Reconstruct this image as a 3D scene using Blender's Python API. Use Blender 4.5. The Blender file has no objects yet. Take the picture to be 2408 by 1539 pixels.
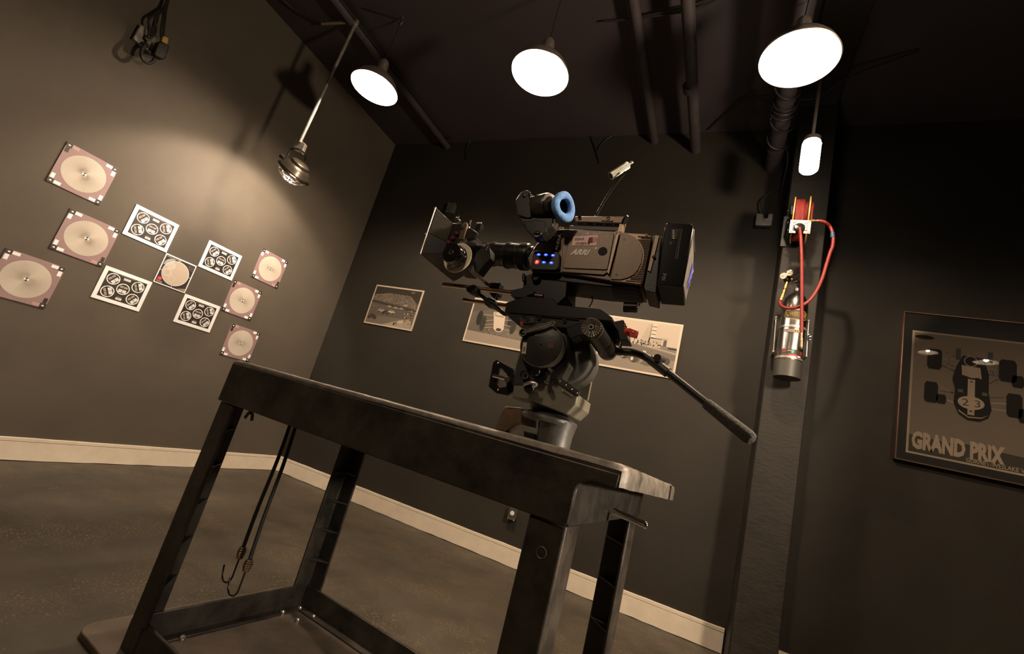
import bpy, bmesh, math, random
from mathutils import Vector, Matrix
random.seed(7)
PI = math.pi
C = bpy.context.scene.collection
sc = bpy.context.scene

# ------------------------------------------------------------------ camera, world, lights, exposure
IMG_W, IMG_H, FOC = 2408.0, 1539.0, 1057.79
EYE = Vector((0, 0, 0.97))
# rows: right, down, forward of the camera in world axes
RR = Matrix(((0.89341266, 0.36980142, 0.25507004),
             (0.14037127, 0.30955656, -0.94046299),
             (-0.42674316, 0.87602605, 0.22465226)))
cam_d = bpy.data.cameras.new('camera')
cam = bpy.data.objects.new('camera', cam_d)
C.objects.link(cam)
right, down, fwd = RR[0], RR[1], RR[2]
cam.matrix_world = Matrix(((right.x, -down.x, -fwd.x, EYE.x),
                           (right.y, -down.y, -fwd.y, EYE.y),
                           (right.z, -down.z, -fwd.z, EYE.z),
                           (0, 0, 0, 1)))
cam_d.sensor_fit = 'HORIZONTAL'
cam_d.sensor_width = 36.0
cam_d.lens = 36.0 * FOC / IMG_W
cam_d.clip_start = 0.02
sc.camera = cam

w = bpy.data.worlds.new('world')
w.use_nodes = True
w.node_tree.nodes['Background'].inputs[0].default_value = (1.0, 0.82, 0.62, 1)
w.node_tree.nodes['Background'].inputs[1].default_value = 0.0
sc.world = w
sc.view_settings.view_transform = 'Standard'
sc.view_settings.look = 'None'
sc.view_settings.gamma = 1.0
sc.view_settings.use_curve_mapping = False
sc.view_settings.exposure = -0.08

WARM = (1.0, 0.77, 0.55)
BULB = 1900.0            # radiance of the pendant bulbs


def light(name, kind, loc, energy, color=WARM, size=0.05, aim=None, spot=None, blend=0.3):
    d = bpy.data.lights.new(name, kind)
    d.energy = energy
    d.color = color
    d.shadow_soft_size = size
    o = bpy.data.objects.new(name, d)
    C.objects.link(o)
    o.location = loc
    if aim is not None:
        o.rotation_euler = (Vector(aim) - Vector(loc)).to_track_quat('-Z', 'Y').to_euler()
    if spot:
        d.spot_size = math.radians(spot)
        d.spot_blend = blend
    return o


# studio lamp to the right of the viewer (out of frame): throws the pendant, pipe and pole shadows
light('lamp_right', 'SPOT', (1.15, 1.33, 2.27), 250, WARM, 0.12, aim=(-1.6, 2.23, 1.70), spot=128, blend=0.35)
# room lamps hanging behind the viewer
light('lamp_behind', 'SPOT', (-0.9, -0.9, 2.7), 58, WARM, 0.10, aim=(-0.7, 1.2, 1.2), spot=84, blend=1.0)

# low lamp beside the bench, out of frame to the right: lights the bench end and its legs
light('lamp_low', 'SPOT', (1.55, 0.95, 1.20), 150, (1.0, 0.86, 0.70), 0.06, aim=(-0.2, 1.12, 0.50), spot=44, blend=0.45)

# ------------------------------------------------------------------ room dimensions (metres)
XL, YB, ZC = -3.9605, 3.6278, 3.9576
XR, YR = 4.6, -2.6


def ray(x, y):
    v = Vector(((x - IMG_W / 2) / FOC, (y - IMG_H / 2) / FOC, 1))
    return RR.transposed() @ v


def onY(x, y, Y=YB):
    d = ray(x, y)
    return EYE + d * (Y / d.y)


def onX(x, y, X=XL):
    d = ray(x, y)
    return EYE + d * (X / d.x)


def onZ(x, y, Z):
    d = ray(x, y)
    return EYE + d * ((Z - EYE.z) / d.z)


# ------------------------------------------------------------------ materials
MATS = {}


def mat(name, color, rough=0.6, metal=0.0, noise=0.0, nscale=8.0, bump=0.0, bscale=40.0, coat=0.0,
        spec=0.5, emit=None, estr=0.0, col2=None, stretch=None):
    if name in MATS:
        return MATS[name]
    m = bpy.data.materials.new(name)
    m.use_nodes = True
    nt = m.node_tree
    b = nt.nodes['Principled BSDF']
    c = (*color, 1)
    b.inputs['Base Color'].default_value = c
    b.inputs['Roughness'].default_value = rough
    b.inputs['Metallic'].default_value = metal
    b.inputs['Specular IOR Level'].default_value = spec
    if coat:
        b.inputs['Coat Weight'].default_value = coat
        b.inputs['Coat Roughness'].default_value = 0.05
    if emit:
        b.inputs['Emission Color'].default_value = (*emit, 1)
        b.inputs['Emission Strength'].default_value = estr
    tc = None
    if noise or bump:
        tc = nt.nodes.new('ShaderNodeTexCoord')
        mp = nt.nodes.new('ShaderNodeMapping')
        if stretch:
            mp.inputs['Scale'].default_value = stretch
        nt.links.new(tc.outputs['Object'], mp.inputs[0])
    if noise:
        n = nt.nodes.new('ShaderNodeTexNoise')
        n.inputs['Scale'].default_value = nscale
        n.inputs['Detail'].default_value = 6
        n.inputs['Roughness'].default_value = 0.65
        nt.links.new(mp.outputs[0], n.inputs['Vector'])
        r = nt.nodes.new('ShaderNodeValToRGB')
        k = 1 - noise
        r.color_ramp.elements[0].position = 0.32
        r.color_ramp.elements[0].color = (color[0] * k, color[1] * k, color[2] * k, 1)
        r.color_ramp.elements[1].position = 0.68
        c2 = col2 if col2 else tuple(min(1, v * (1 + noise)) for v in color)
        r.color_ramp.elements[1].color = (*c2, 1)
        nt.links.new(n.outputs['Fac'], r.inputs[0])
        nt.links.new(r.outputs[0], b.inputs['Base Color'])
        mr = nt.nodes.new('ShaderNodeMapRange')
        mr.inputs[3].default_value = max(0.04, rough - 0.1)
        mr.inputs[4].default_value = min(1, rough + 0.1)
        nt.links.new(n.outputs['Fac'], mr.inputs[0])
        nt.links.new(mr.outputs[0], b.inputs['Roughness'])
    if bump:
        n2 = nt.nodes.new('ShaderNodeTexNoise')
        n2.inputs['Scale'].default_value = bscale
        n2.inputs['Detail'].default_value = 4
        nt.links.new(mp.outputs[0], n2.inputs['Vector'])
        bp = nt.nodes.new('ShaderNodeBump')
        bp.inputs['Strength'].default_value = bump
        bp.inputs['Distance'].default_value = 0.003
        nt.links.new(n2.outputs['Fac'], bp.inputs['Height'])
        nt.links.new(bp.outputs[0], b.inputs['Normal'])
    MATS[name] = m
    return m


def wall_mat(name, color, seams):
    """painted plasterboard: roller texture, faint blotches and raised horizontal joints"""
    m = mat(name, color, rough=0.62, noise=0.10, nscale=1.6, spec=0.15)
    nt = m.node_tree
    b = nt.nodes['Principled BSDF']
    geo = nt.nodes.new('ShaderNodeNewGeometry')
    sep = nt.nodes.new('ShaderNodeSeparateXYZ')
    nt.links.new(geo.outputs['Position'], sep.inputs[0])
    acc = None
    for z in seams:
        c = nt.nodes.new('ShaderNodeMath')
        c.operation = 'COMPARE'
        c.inputs[1].default_value = z
        c.inputs[2].default_value = 0.0022
        nt.links.new(sep.outputs['Z'], c.inputs[0])
        if acc is None:
            acc = c.outputs[0]
        else:
            a = nt.nodes.new('ShaderNodeMath')
            a.operation = 'ADD'
            nt.links.new(acc, a.inputs[0])
            nt.links.new(c.outputs[0], a.inputs[1])
            acc = a.outputs[0]
    n = nt.nodes.new('ShaderNodeTexNoise')
    n.inputs['Scale'].default_value = 130
    n.inputs['Detail'].default_value = 3
    nt.links.new(geo.outputs['Position'], n.inputs['Vector'])
    mu = nt.nodes.new('ShaderNodeMath')
    mu.operation = 'MULTIPLY_ADD'
    mu.inputs[1].default_value = 0.10
    nt.links.new(n.outputs['Fac'], mu.inputs[0])
    if acc is not None:
        nt.links.new(acc, mu.inputs[2])
    else:
        mu.inputs[2].default_value = 0
    bp = nt.nodes.new('ShaderNodeBump')
    bp.inputs['Strength'].default_value = 0.55
    bp.inputs['Distance'].default_value = 0.003
    nt.links.new(mu.outputs[0], bp.inputs['Height'])
    nt.links.new(bp.outputs[0], b.inputs['Normal'])
    return m


def floor_mat():
    m = bpy.data.materials.new('painted_floor')
    m.use_nodes = True
    nt = m.node_tree
    b = nt.nodes['Principled BSDF']
    geo = nt.nodes.new('ShaderNodeNewGeometry')

    def noise(scale, detail, sx=1, sy=1, rot=0.0):
        mp = nt.nodes.new('ShaderNodeMapping')
        mp.inputs['Scale'].default_value = (sx, sy, 1)
        mp.inputs['Rotation'].default_value = (0, 0, rot)
        nt.links.new(geo.outputs['Position'], mp.inputs[0])
        n = nt.nodes.new('ShaderNodeTexNoise')
        n.inputs['Scale'].default_value = scale
        n.inputs['Detail'].default_value = detail
        n.inputs['Roughness'].default_value = 0.6
        nt.links.new(mp.outputs[0], n.inputs['Vector'])
        return n.outputs['Fac']

    def ramp(src, p0, p1, c0=(0, 0, 0, 1), c1=(1, 1, 1, 1)):
        r = nt.nodes.new('ShaderNodeValToRGB')
        r.color_ramp.elements[0].position = p0
        r.color_ramp.elements[0].color = c0
        r.color_ramp.elements[1].position = p1
        r.color_ramp.elements[1].color = c1
        nt.links.new(src, r.inputs[0])
        return r.outputs[0]

    def mul(a, c):
        x = nt.nodes.new('ShaderNodeMath')
        x.operation = 'MULTIPLY'
        nt.links.new(a, x.inputs[0])
        nt.links.new(c, x.inputs[1])
        return x.outputs[0]

    base = ramp(noise(1.4, 5), 0.3, 0.7, (0.044, 0.037, 0.027, 1), (0.078, 0.064, 0.046, 1))
    speck = mul(ramp(noise(55, 4, 1, 2.4, 0.5), 0.59, 0.62), ramp(noise(3.2, 3), 0.48, 0.58))
    speck2 = mul(ramp(noise(85, 3, 2.4, 1.0, -0.4), 0.595, 0.63), ramp(noise(2.1, 3), 0.47, 0.60))
    ad = nt.nodes.new('ShaderNodeMath')
    ad.operation = 'MAXIMUM'
    nt.links.new(speck, ad.inputs[0])
    nt.links.new(speck2, ad.inputs[1])
    mx = nt.nodes.new('ShaderNodeMix')
    mx.data_type = 'RGBA'
    nt.links.new(ad.outputs[0], mx.inputs[0])
    nt.links.new(base, mx.inputs[6])
    mx.inputs[7].default_value = (0.26, 0.18, 0.09, 1)
    nt.links.new(mx.outputs[2], b.inputs['Base Color'])
    rg = ramp(noise(5, 5), 0.3, 0.7, (0.42, 0.42, 0.42, 1), (0.66, 0.66, 0.66, 1))
    nt.links.new(rg, b.inputs['Roughness'])
    bp = nt.nodes.new('ShaderNodeBump')
    bp.inputs['Strength'].default_value = 0.25
    bp.inputs['Distance'].default_value = 0.004
    nt.links.new(noise(30, 4), bp.inputs['Height'])
    nt.links.new(bp.outputs[0], b.inputs['Normal'])
    return m


M = dict(
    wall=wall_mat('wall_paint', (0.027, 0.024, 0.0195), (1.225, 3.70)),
    ceil=mat('ceiling_paint', (0.040, 0.031, 0.034), 0.7, noise=0.15, nscale=1.2, bump=0.2, bscale=60),
    wall_l=wall_mat('chart_wall_lit_paint', (0.092, 0.078, 0.061), (1.225,)),  # wall paint lightened: brightness of the lit chart area put into the colour
    floor=floor_mat(),
    base=mat('baseboard_paint', (0.72, 0.63, 0.51), 0.5, noise=0.06, nscale=9, col2=(0.78, 0.68, 0.55)),
    column=mat('column_paint', (0.018, 0.0155, 0.0125), 0.62, noise=0.22, nscale=7, bump=0.7, bscale=26, stretch=(1, 1, 2.2), spec=0.25),
    pipe=mat('pipe_paint', (0.050, 0.041, 0.044), 0.5, noise=0.12, nscale=12),
    cable=mat('black_cable', (0.018, 0.017, 0.016), 0.45),
    steel=mat('bench_steel', (0.040, 0.035, 0.029), 0.42, metal=0.3, noise=0.4, nscale=9, bump=0.25, bscale=70, col2=(0.085, 0.070, 0.055)),
    rim=mat('bench_worn_lit_steel', (0.15, 0.13, 0.11), 0.5, metal=0.35, noise=0.35, nscale=30, bump=0.18, bscale=160, col2=(0.21, 0.18, 0.145)),  # worn steel, lightened as if lit on the worktop's edge and end
    tray=mat('bench_tray', (0.085, 0.070, 0.055), 0.55, metal=0.3, noise=0.35, nscale=6, col2=(0.15, 0.11, 0.08)),
    bolt=mat('bolt_zinc', (0.5, 0.46, 0.40), 0.3, metal=0.9),
    alu=mat('spun_aluminium', (0.62, 0.55, 0.48), 0.33, metal=0.9, noise=0.06, nscale=30),
    white_in=mat('reflector_white', (0.82, 0.80, 0.77), 0.45),
    chrome=mat('chrome', (0.85, 0.82, 0.78), 0.10, metal=1.0),
    galv=mat('galvanised', (0.52, 0.49, 0.43), 0.32, metal=0.75, noise=0.2, nscale=25),
    black=mat('black_satin', (0.010, 0.009, 0.008), 0.36, spec=0.25),
    blackg=mat('black_gloss', (0.012, 0.011, 0.010), 0.14),
    blackm=mat('black_matte', (0.012, 0.011, 0.010), 0.8),
    body=mat('camera_grey', (0.112, 0.074, 0.048), 0.42, metal=0.3, noise=0.08, nscale=300, bump=0.05, bscale=900),
    body2=mat('camera_grey_light', (0.19, 0.128, 0.084), 0.38, metal=0.35, noise=0.06, nscale=300, bump=0.05, bscale=900),
    bdark=mat('camera_dark', (0.013, 0.0115, 0.010), 0.42, spec=0.28),
    bronze=mat('rod_bronze', (0.50, 0.36, 0.26), 0.22, metal=1.0),
    headg=mat('head_olive', (0.16, 0.148, 0.112), 0.45, metal=0.1, noise=0.15, nscale=20),
    headd=mat('head_charcoal', (0.035, 0.033, 0.028), 0.42, spec=0.35, noise=0.2, nscale=18, bump=0.1, bscale=150),
    hat=mat('hat_casting', (0.10, 0.095, 0.085), 0.40, metal=0.5, noise=0.35, nscale=25, bump=0.06, bscale=200),
    hatb=mat('hat_casting_brown', (0.16, 0.10, 0.065), 0.45, metal=0.3, noise=0.3, nscale=14),
    foam=mat('grip_foam', (0.042, 0.037, 0.031), 0.9, noise=0.5, nscale=160, bump=1.0, bscale=220),
    logo=mat('logo_paint', (0.85, 0.76, 0.62), 0.5),
    blue=mat('blue_fabric', (0.11, 0.27, 0.62), 0.85, noise=0.18, nscale=90, bump=0.5, bscale=200, col2=(0.17, 0.36, 0.74)),
    red=mat('red_anodised', (0.65, 0.035, 0.03), 0.3, coat=0.3),
    hose=mat('red_hose', (0.17, 0.012, 0.009), 0.5, noise=0.12, nscale=30),
    yellow=mat('reel_yellow', (0.42, 0.27, 0.06), 0.4),
    brass=mat('brass', (0.74, 0.47, 0.20), 0.28, metal=1.0),
    white=mat('white_print', (0.82, 0.82, 0.83), 0.55),
    cream=mat('cream_print', (0.66, 0.57, 0.45), 0.6),
    ink=mat('black_ink', (0.022, 0.016, 0.012), 0.5),
    mauve=mat('mauve_print', (0.27, 0.175, 0.175), 0.55, noise=0.06, nscale=10),
    tape=mat('blue_tape', (0.02, 0.06, 0.13), 0.5),
    sticker=mat('pink_sticker', (0.95, 0.62, 0.52), 0.5),
    green=mat('green_print', (0.03, 0.42, 0.22), 0.5),
    purple=mat('blue_print', (0.10, 0.10, 0.50), 0.4),
    led_b=mat('button_blue', (0.05, 0.1, 0.8), 0.4, emit=(0.03, 0.10, 1.0), estr=1.6),
    led_c=mat('button_blue_core', (0.3, 0.5, 0.9), 0.4, emit=(0.45, 0.75, 1.0), estr=3.2),
    led_r=mat('button_red', (0.8, 0.05, 0.05), 0.4, emit=(1.0, 0.06, 0.05), estr=1.3),
    led_rc=mat('button_red_core', (0.9, 0.3, 0.3), 0.4, emit=(1.0, 0.45, 0.45), estr=2.0),
    bulb=mat('bulb_glow', (1, 1, 1), 0.5, emit=(1.0, 0.77, 0.55), estr=BULB),
    jar=mat('jar_glow', (1, 1, 1), 0.5, emit=(1.0, 0.86, 0.70), estr=16.0),
    wire=mat('cage_wire', (0.80, 0.76, 0.70), 0.25, metal=0.6),
)

TONES = {}


def tone(v, warm=1.0):
    """a sepia print tone"""
    k = round(v, 3)
    if k not in TONES:
        TONES[k] = mat('print_tone_%d' % int(k * 1000), (min(1, k * 1.0), k * (0.83 if warm else 1), k * (0.66 if warm else 1)), 0.55, spec=0.3)
    return TONES[k]


# ------------------------------------------------------------------ mesh builder
class MB:
    def __init__(self):
        self.v, self.f, self.m, self.mats = [], [], [], []

    def mi(self, m):
        if m is None:
            m = 0
        if isinstance(m, int):
            return m
        if m not in self.mats:
            self.mats.append(m)
        return self.mats.index(m)

    def add(self, vs, fs, m=None):
        k = len(self.v)
        self.v += [Vector(p) for p in vs]
        i = self.mi(m)
        for f in fs:
            self.f.append([k + a for a in f])
            self.m.append(i)

    def box(self, lo, hi, m=None, T=None):
        x0, y0, z0 = lo
        x1, y1, z1 = hi
        vs = [Vector(p) for p in ((x0, y0, z0), (x1, y0, z0), (x1, y1, z0), (x0, y1, z0), (x0, y0, z1), (x1, y0, z1), (x1, y1, z1), (x0, y1, z1))]
        if T is not None:
            vs = [T @ p for p in vs]
        self.add(vs, [(0, 3, 2, 1), (4, 5, 6, 7), (0, 1, 5, 4), (1, 2, 6, 5), (2, 3, 7, 6), (3, 0, 4, 7)], m)

    def prism(self, pts, ext, m=None, scale=None):
        """polygon extruded by vector ext; scale: far end scaled about its centre"""
        pts = [Vector(p) for p in pts]
        ext = Vector(ext)
        n = len(pts)
        far = [p + ext for p in pts]
        if scale:
            c = sum(far, Vector()) / n
            far = [c + (p - c) * scale for p in far]
        fs = [tuple(range(n)), tuple(range(2 * n - 1, n - 1, -1))]
        fs += [(i, (i + 1) % n, n + (i + 1) % n, n + i) for i in range(n)]
        self.add(pts + far, fs, m)

    def poly(self, pts, m=None):
        self.add(pts, [tuple(range(len(pts)))], m)

    def frame(self, axis):
        a = Vector(axis).normalized()
        t = Vector((0, 0, 1)) if abs(a.z) < 0.9 else Vector((1, 0, 0))
        u = a.cross(t).normalized()
        return a, u, a.cross(u).normalized()

    def lathe(self, prof, origin, axis, m=None, n=32, cap=True):
        """prof: list of (radius, distance along the axis)"""
        a, u, w_ = self.frame(axis)
        o = Vector(origin)
        vs, fs = [], []
        for r, t in prof:
            for i in range(n):
                q = 2 * PI * i / n
                vs.append(o + a * t + (u * math.cos(q) + w_ * math.sin(q)) * r)
        for j in range(len(prof) - 1):
            for i in range(n):
                fs.append((j * n + i, j * n + (i + 1) % n, (j + 1) * n + (i + 1) % n, (j + 1) * n + i))
        if cap:
            if prof[0][0] > 1e-5:
                fs.append(tuple(range(n - 1, -1, -1)))
            if prof[-1][0] > 1e-5:
                fs.append(tuple((len(prof) - 1) * n + i for i in range(n)))
        self.add(vs, fs, m)

    def cyl(self, p0, p1, r0, r1=None, m=None, n=24):
        p0, p1 = Vector(p0), Vector(p1)
        if r1 is None:
            r1 = r0
        self.lathe([(r0, 0), (r1, (p1 - p0).length)], p0, p1 - p0, m, n)

    def tube(self, pts, r, m=None, n=10, closed=False, smooth=0):
        pts = [Vector(p) for p in pts]
        if smooth:
            pts = spline(pts, smooth, closed)
        N = len(pts)
        vs, fs = [], []
        prev = None
        for i, p in enumerate(pts):
            if closed:
                t = (pts[(i + 1) % N] - pts[i - 1]).normalized()
            else:
                t = (pts[min(i + 1, N - 1)] - pts[max(i - 1, 0)]).normalized()
            if prev is None:
                _, u, w_ = self.frame(t)
            else:
                u = (prev - t * prev.dot(t)).normalized()
                w_ = t.cross(u)
            prev = u
            rr = r[i * len(r) // N] if isinstance(r, (list, tuple)) else r
            for k in range(n):
                q = 2 * PI * k / n
                vs.append(p + (u * math.cos(q) + w_ * math.sin(q)) * rr)
        rng = N if closed else N - 1
        for i in range(rng):
            j = (i + 1) % N
            for k in range(n):
                fs.append((i * n + k, i * n + (k + 1) % n, j * n + (k + 1) % n, j * n + k))
        if not closed:
            fs.append(tuple(range(n - 1, -1, -1)))
            fs.append(tuple((N - 1) * n + k for k in range(n)))
        self.add(vs, fs, m)

    def sphere(self, c, r, m=None, n=16, k=10, sc_=(1, 1, 1)):
        prof = []
        vs, fs = [], []
        c = Vector(c)
        for j in range(1, k):
            th = PI * j / k
            for i in range(n):
                q = 2 * PI * i / n
                vs.append(c + Vector((math.sin(th) * math.cos(q) * r * sc_[0], math.sin(th) * math.sin(q) * r * sc_[1], -math.cos(th) * r * sc_[2])))
        for j in range(k - 2):
            for i in range(n):
                fs.append((j * n + i, j * n + (i + 1) % n, (j + 1) * n + (i + 1) % n, (j + 1) * n + i))
        b = len(vs)
        vs += [c - Vector((0, 0, r * sc_[2])), c + Vector((0, 0, r * sc_[2]))]
        for i in range(n):
            fs.append((b, (i + 1) % n, i))
            fs.append((b + 1, (k - 2) * n + i, (k - 2) * n + (i + 1) % n))
        self.add(vs, fs, m)

    def text(self, s, o, u, v, nrm, width, height, m=None, depth=0.0006, align='L', shear=0.0, fat=0.0):
        """lettering: o = lower-left corner, u right, v up, nrm outwards"""
        cu = bpy.data.curves.new('lettering', 'FONT')
        cu.body = s
        cu.extrude = 0.5
        cu.offset = fat
        cu.resolution_u = 2
        cu.shear = shear
        ob = bpy.data.objects.new('lettering', cu)
        me = ob.to_mesh()
        co = [vv.co.copy() for vv in me.vertices]
        if not co:
            return
        x0, x1 = min(p.x for p in co), max(p.x for p in co)
        y0, y1 = min(p.y for p in co), max(p.y for p in co)
        sx, sy = width / (x1 - x0), height / (y1 - y0)
        o, u, v, nrm = Vector(o), Vector(u), Vector(v), Vector(nrm)
        vs = [o + u * ((p.x - x0) * sx) + v * ((p.y - y0) * sy) + nrm * ((p.z + 0.5) * depth) for p in co]
        self.add(vs, [tuple(pl.vertices) for pl in me.polygons], m)
        ob.to_mesh_clear()
        bpy.data.objects.remove(ob)
        bpy.data.curves.remove(cu)

    def build(self, name, m=None, parent=None, bevel=0.0, seg=2, local=False, angle=32, fix=True):
        me = bpy.data.meshes.new(name)
        o = bpy.data.objects.new(name, me)
        C.objects.link(o)
        if parent is None:
            if local:
                off = Vector()
            else:
                lo = Vector([min(p[i] for p in self.v) for i in range(3)])
                hi = Vector([max(p[i] for p in self.v) for i in range(3)])
                off = Vector(((lo.x + hi.x) / 2, (lo.y + hi.y) / 2, lo.z))
            vs = [p - off for p in self.v]
            o.location = off
            WM[o.name] = Matrix.Translation(off)
        else:
            o.parent = parent
            W = WM[parent.name]
            WM[o.name] = W
            vs = self.v if local else [W.inverted() @ p for p in self.v]
        me.from_pydata([tuple(p) for p in vs], [], self.f)
        mats = list(self.mats)
        if not mats:
            mats = [m]
            idx = [0] * len(self.f)
        else:
            idx = self.m
        for mm in mats:
            me.materials.append(mm)
        me.polygons.foreach_set('material_index', idx)
        if fix:
            bm = bmesh.new()
            bm.from_mesh(me)
            bmesh.ops.recalc_face_normals(bm, faces=bm.faces)
            bm.to_mesh(me)
            bm.free()
        me.shade_smooth()
        me.set_sharp_from_angle(angle=math.radians(angle))
        if bevel:
            bv = o.modifiers.new('bevel', 'BEVEL')
            bv.width = bevel
            bv.segments = seg
            bv.limit_method = 'ANGLE'
            bv.angle_limit = math.radians(40)
            bv.harden_normals = False
        return o


WM = {}


def spline(pts, k=6, closed=False):
    out = []
    N = len(pts)
    rng = N if closed else N - 1
    for i in range(rng):
        if closed:
            p0, p1, p2, p3 = pts[i - 1], pts[i], pts[(i + 1) % N], pts[(i + 2) % N]
        else:
            p0, p1, p2, p3 = pts[max(i - 1, 0)], pts[i], pts[i + 1], pts[min(i + 2, N - 1)]
        for j in range(k):
            t = j / k
            out.append(0.5 * ((2 * p1) + (p2 - p0) * t + (2 * p0 - 5 * p1 + 4 * p2 - p3) * t * t + (3 * p1 - p0 - 3 * p2 + p3) * t ** 3))
    if not closed:
        out.append(pts[-1])
    return out


def tag(o, label=None, cat=None, group=None, kind=None):
    if label:
        o['label'] = label
    if cat:
        o['category'] = cat
    if group:
        o['group'] = group
    if kind:
        o['kind'] = kind
    return o


def empty(name, loc, label, cat, group=None, rotz=0.0):
    o = bpy.data.objects.new(name, None)
    C.objects.link(o)
    o.location = loc
    o.rotation_euler = (0, 0, rotz)
    o.empty_display_size = 0.05
    WM[o.name] = Matrix.Translation(Vector(loc)) @ Matrix.Rotation(rotz, 4, 'Z')
    return tag(o, label, cat, group)


def copy_tree(o, parent=None):
    c = o.copy()
    C.objects.link(c)
    WM[c.name] = WM[o.name].copy()
    if parent is not None:
        c.parent = parent
    for ch in list(o.children):
        copy_tree(ch, c)
    return c


def struct(name, mb, m, label, **k):
    return tag(mb.build(name, m, **k), label, kind='structure')


# ------------------------------------------------------------------ the room shell
T_ = 0.12
b = MB(); b.box((XL - T_, YR - T_, -0.1), (XR + T_, YB + T_, 0)); struct('floor', b, M['floor'], 'worn dark painted floor with pale scattered scratches')
b = MB(); b.box((XL - T_, YR - T_, ZC), (XR + T_, YB + T_, ZC + 0.1)); struct('ceiling', b, M['ceil'], 'dark purplish painted ceiling')
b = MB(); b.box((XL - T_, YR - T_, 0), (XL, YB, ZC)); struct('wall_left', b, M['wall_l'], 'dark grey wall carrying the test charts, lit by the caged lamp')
b = MB(); b.box((XL - T_, YB, 0), (XR + T_, YB + T_, ZC)); struct('wall_back', b, M['wall'], 'dark grey wall carrying the racing photographs and the poster')
b = MB(); b.box((XR, YR - T_, 0), (XR + T_, YB, ZC)); struct('wall_right', b, M['wall'], 'dark wall on the right of the room')
b = MB(); b.box((XL, YR - T_, 0), (XR, YR, ZC)); struct('wall_rear', b, M['wall'], 'dark wall behind the viewer')
CX0, CX1, CYF = 0.270, 0.512, 3.30
b = MB(); b.box((CX0, CYF, 0), (CX1, YB, ZC)); struct('trim_1', b, M['column'], 'rough painted square column in front of the back wall', bevel=0.006)
b = MB(); b.box((CX0 - 0.02, YR, 3.885), (CX1 - 0.01, CYF + 0.06, ZC)); struct('trim_2', b, M['column'], 'shallow painted ceiling beam running from the column top towards the viewer', bevel=0.004)


def baseboard(name, p0, p1, nrm, label):
    p0, p1, nrm = Vector(p0), Vector(p1), Vector(nrm)
    L = (p1 - p0)
    b = MB()
    N = 60
    random.seed(hash(name) % 1000 if False else len(name))
    for (z0, z1, t, wob) in ((0.004, 0.122, 0.016, 0.0022), (0.1245, 0.146, 0.017, 0.0012)):
        vs, fs = [], []
        for i in range(N + 1):
            p = p0 + L * (i / N)
            dz0 = random.uniform(-1, 1) * wob if z0 < 0.1 else 0
            dz1 = random.uniform(-1, 1) * wob if z0 > 0.1 else 0
            for (d, z) in ((0, z0 + dz0), (t, z0 + dz0), (t, z1 - 0.002 + dz1), (t - 0.003, z1 + dz1), (0, z1 + dz1)):
                vs.append(p + nrm * d + Vector((0, 0, z)))
        for i in range(N):
            for k in range(5):
                fs.append((i * 5 + k, i * 5 + (k + 1) % 5, (i + 1) * 5 + (k + 1) % 5, (i + 1) * 5 + k))
        fs.append((0, 1, 2, 3, 4))
        fs.append(tuple(N * 5 + k for k in (4, 3, 2, 1, 0)))
        b.add(vs, fs)
    struct(name, b, M['base'], label, fix=True)


baseboard('baseboard_left', (XL, YR, 0), (XL, YB - 0.001, 0), (1, 0, 0), 'cream baseboard along the chart wall')
baseboard('baseboard_back', (XL + 0.017, YB, 0), (CX0 - 0.012, YB, 0), (0, -1, 0), 'cream baseboard along the back wall up to the column')
baseboard('baseboard_right', (CX1 + 0.045, YB, 0), (XR, YB, 0), (0, -1, 0), 'cream baseboard right of the column')

# ------------------------------------------------------------------ pipes and cables at the ceiling
b = MB(); b.cyl((-3.24, YR, 3.90), (-3.17, YB - 0.002, 3.90), 0.036); tag(b.build('ceiling_pipe', M['pipe']), 'dark pipe along the ceiling beside the left pendant lamp', 'pipe')
b = MB()
b.cyl((-0.885, YR, 3.875), (-0.845, YB - 0.002, 3.875), 0.036)
tag(b.build('ceiling_pipe', M['pipe']), 'middle dark ceiling pipe, left of the lowest hanging one', 'pipe')
b = MB()
b.cyl((-0.945, YR, 3.915), (-0.895, YB - 0.002, 3.915), 0.015)
tag(b.build('ceiling_pipe', M['pipe']), 'thin conduit running tight beside the middle ceiling pipe', 'pipe')
b = MB()
b.cyl((-0.60, YR, 3.765), (-0.468, YB - 0.002, 3.765), 0.042)
b.cyl((-0.505, 2.87, 3.765), (-0.500, 2.93, 3.765), 0.049)
b.cyl((-0.555, 1.9, 3.765), (-0.553, 1.96, 3.765), 0.049)
tag(b.build('ceiling_pipe', M['pipe']), 'thick hanging pipe with couplings reaching lowest on the back wall', 'pipe')
b = MB()
P4 = lambda t: Vector((0.118, 1.2, 3.60)).lerp(Vector((0.150, YB - 0.002, 3.575)), t)
b.cyl(P4(0), P4(1), 0.056)
for t in (0.69, 0.79, 0.90):
    a = P4(t); d = (P4(1) - P4(0)).normalized()
    b.cyl(a - d * 0.012, a + d * 0.012, 0.0605)
p4 = b.build('ceiling_pipe', M['pipe'])
tag(p4, 'dark pipe wrapped in black cable just left of the column', 'pipe')
b = MB()
pts = []
turns = ((0.60, 0.0), (0.66, 5.0), (0.70, 9.5), (0.715, 15.0), (0.73, 21.0), (0.745, 27.0), (0.80, 31.0), (0.86, 35.5), (0.90, 39.0))
for (ta, qa), (tb, qb) in zip(turns, turns[1:]):
    for k in range(16):
        f_ = k / 16
        t, q = ta + (tb - ta) * f_, qa + (qb - qa) * f_
        r = 0.070 + 0.010 * math.sin(q * 0.35) ** 2
        pts.append(P4(t) + Vector((math.cos(q) * r, 0, math.sin(q) * r)))
last = pts[-1]
pts += spline([last, last + Vector((0.06, 0.10, -0.10)), Vector((0.235, YB - 0.03, 3.33)), Vector((0.258, YB - 0.03, 3.15))], 8)[1:]
b.tube(pts, 0.0065, n=8)
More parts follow.
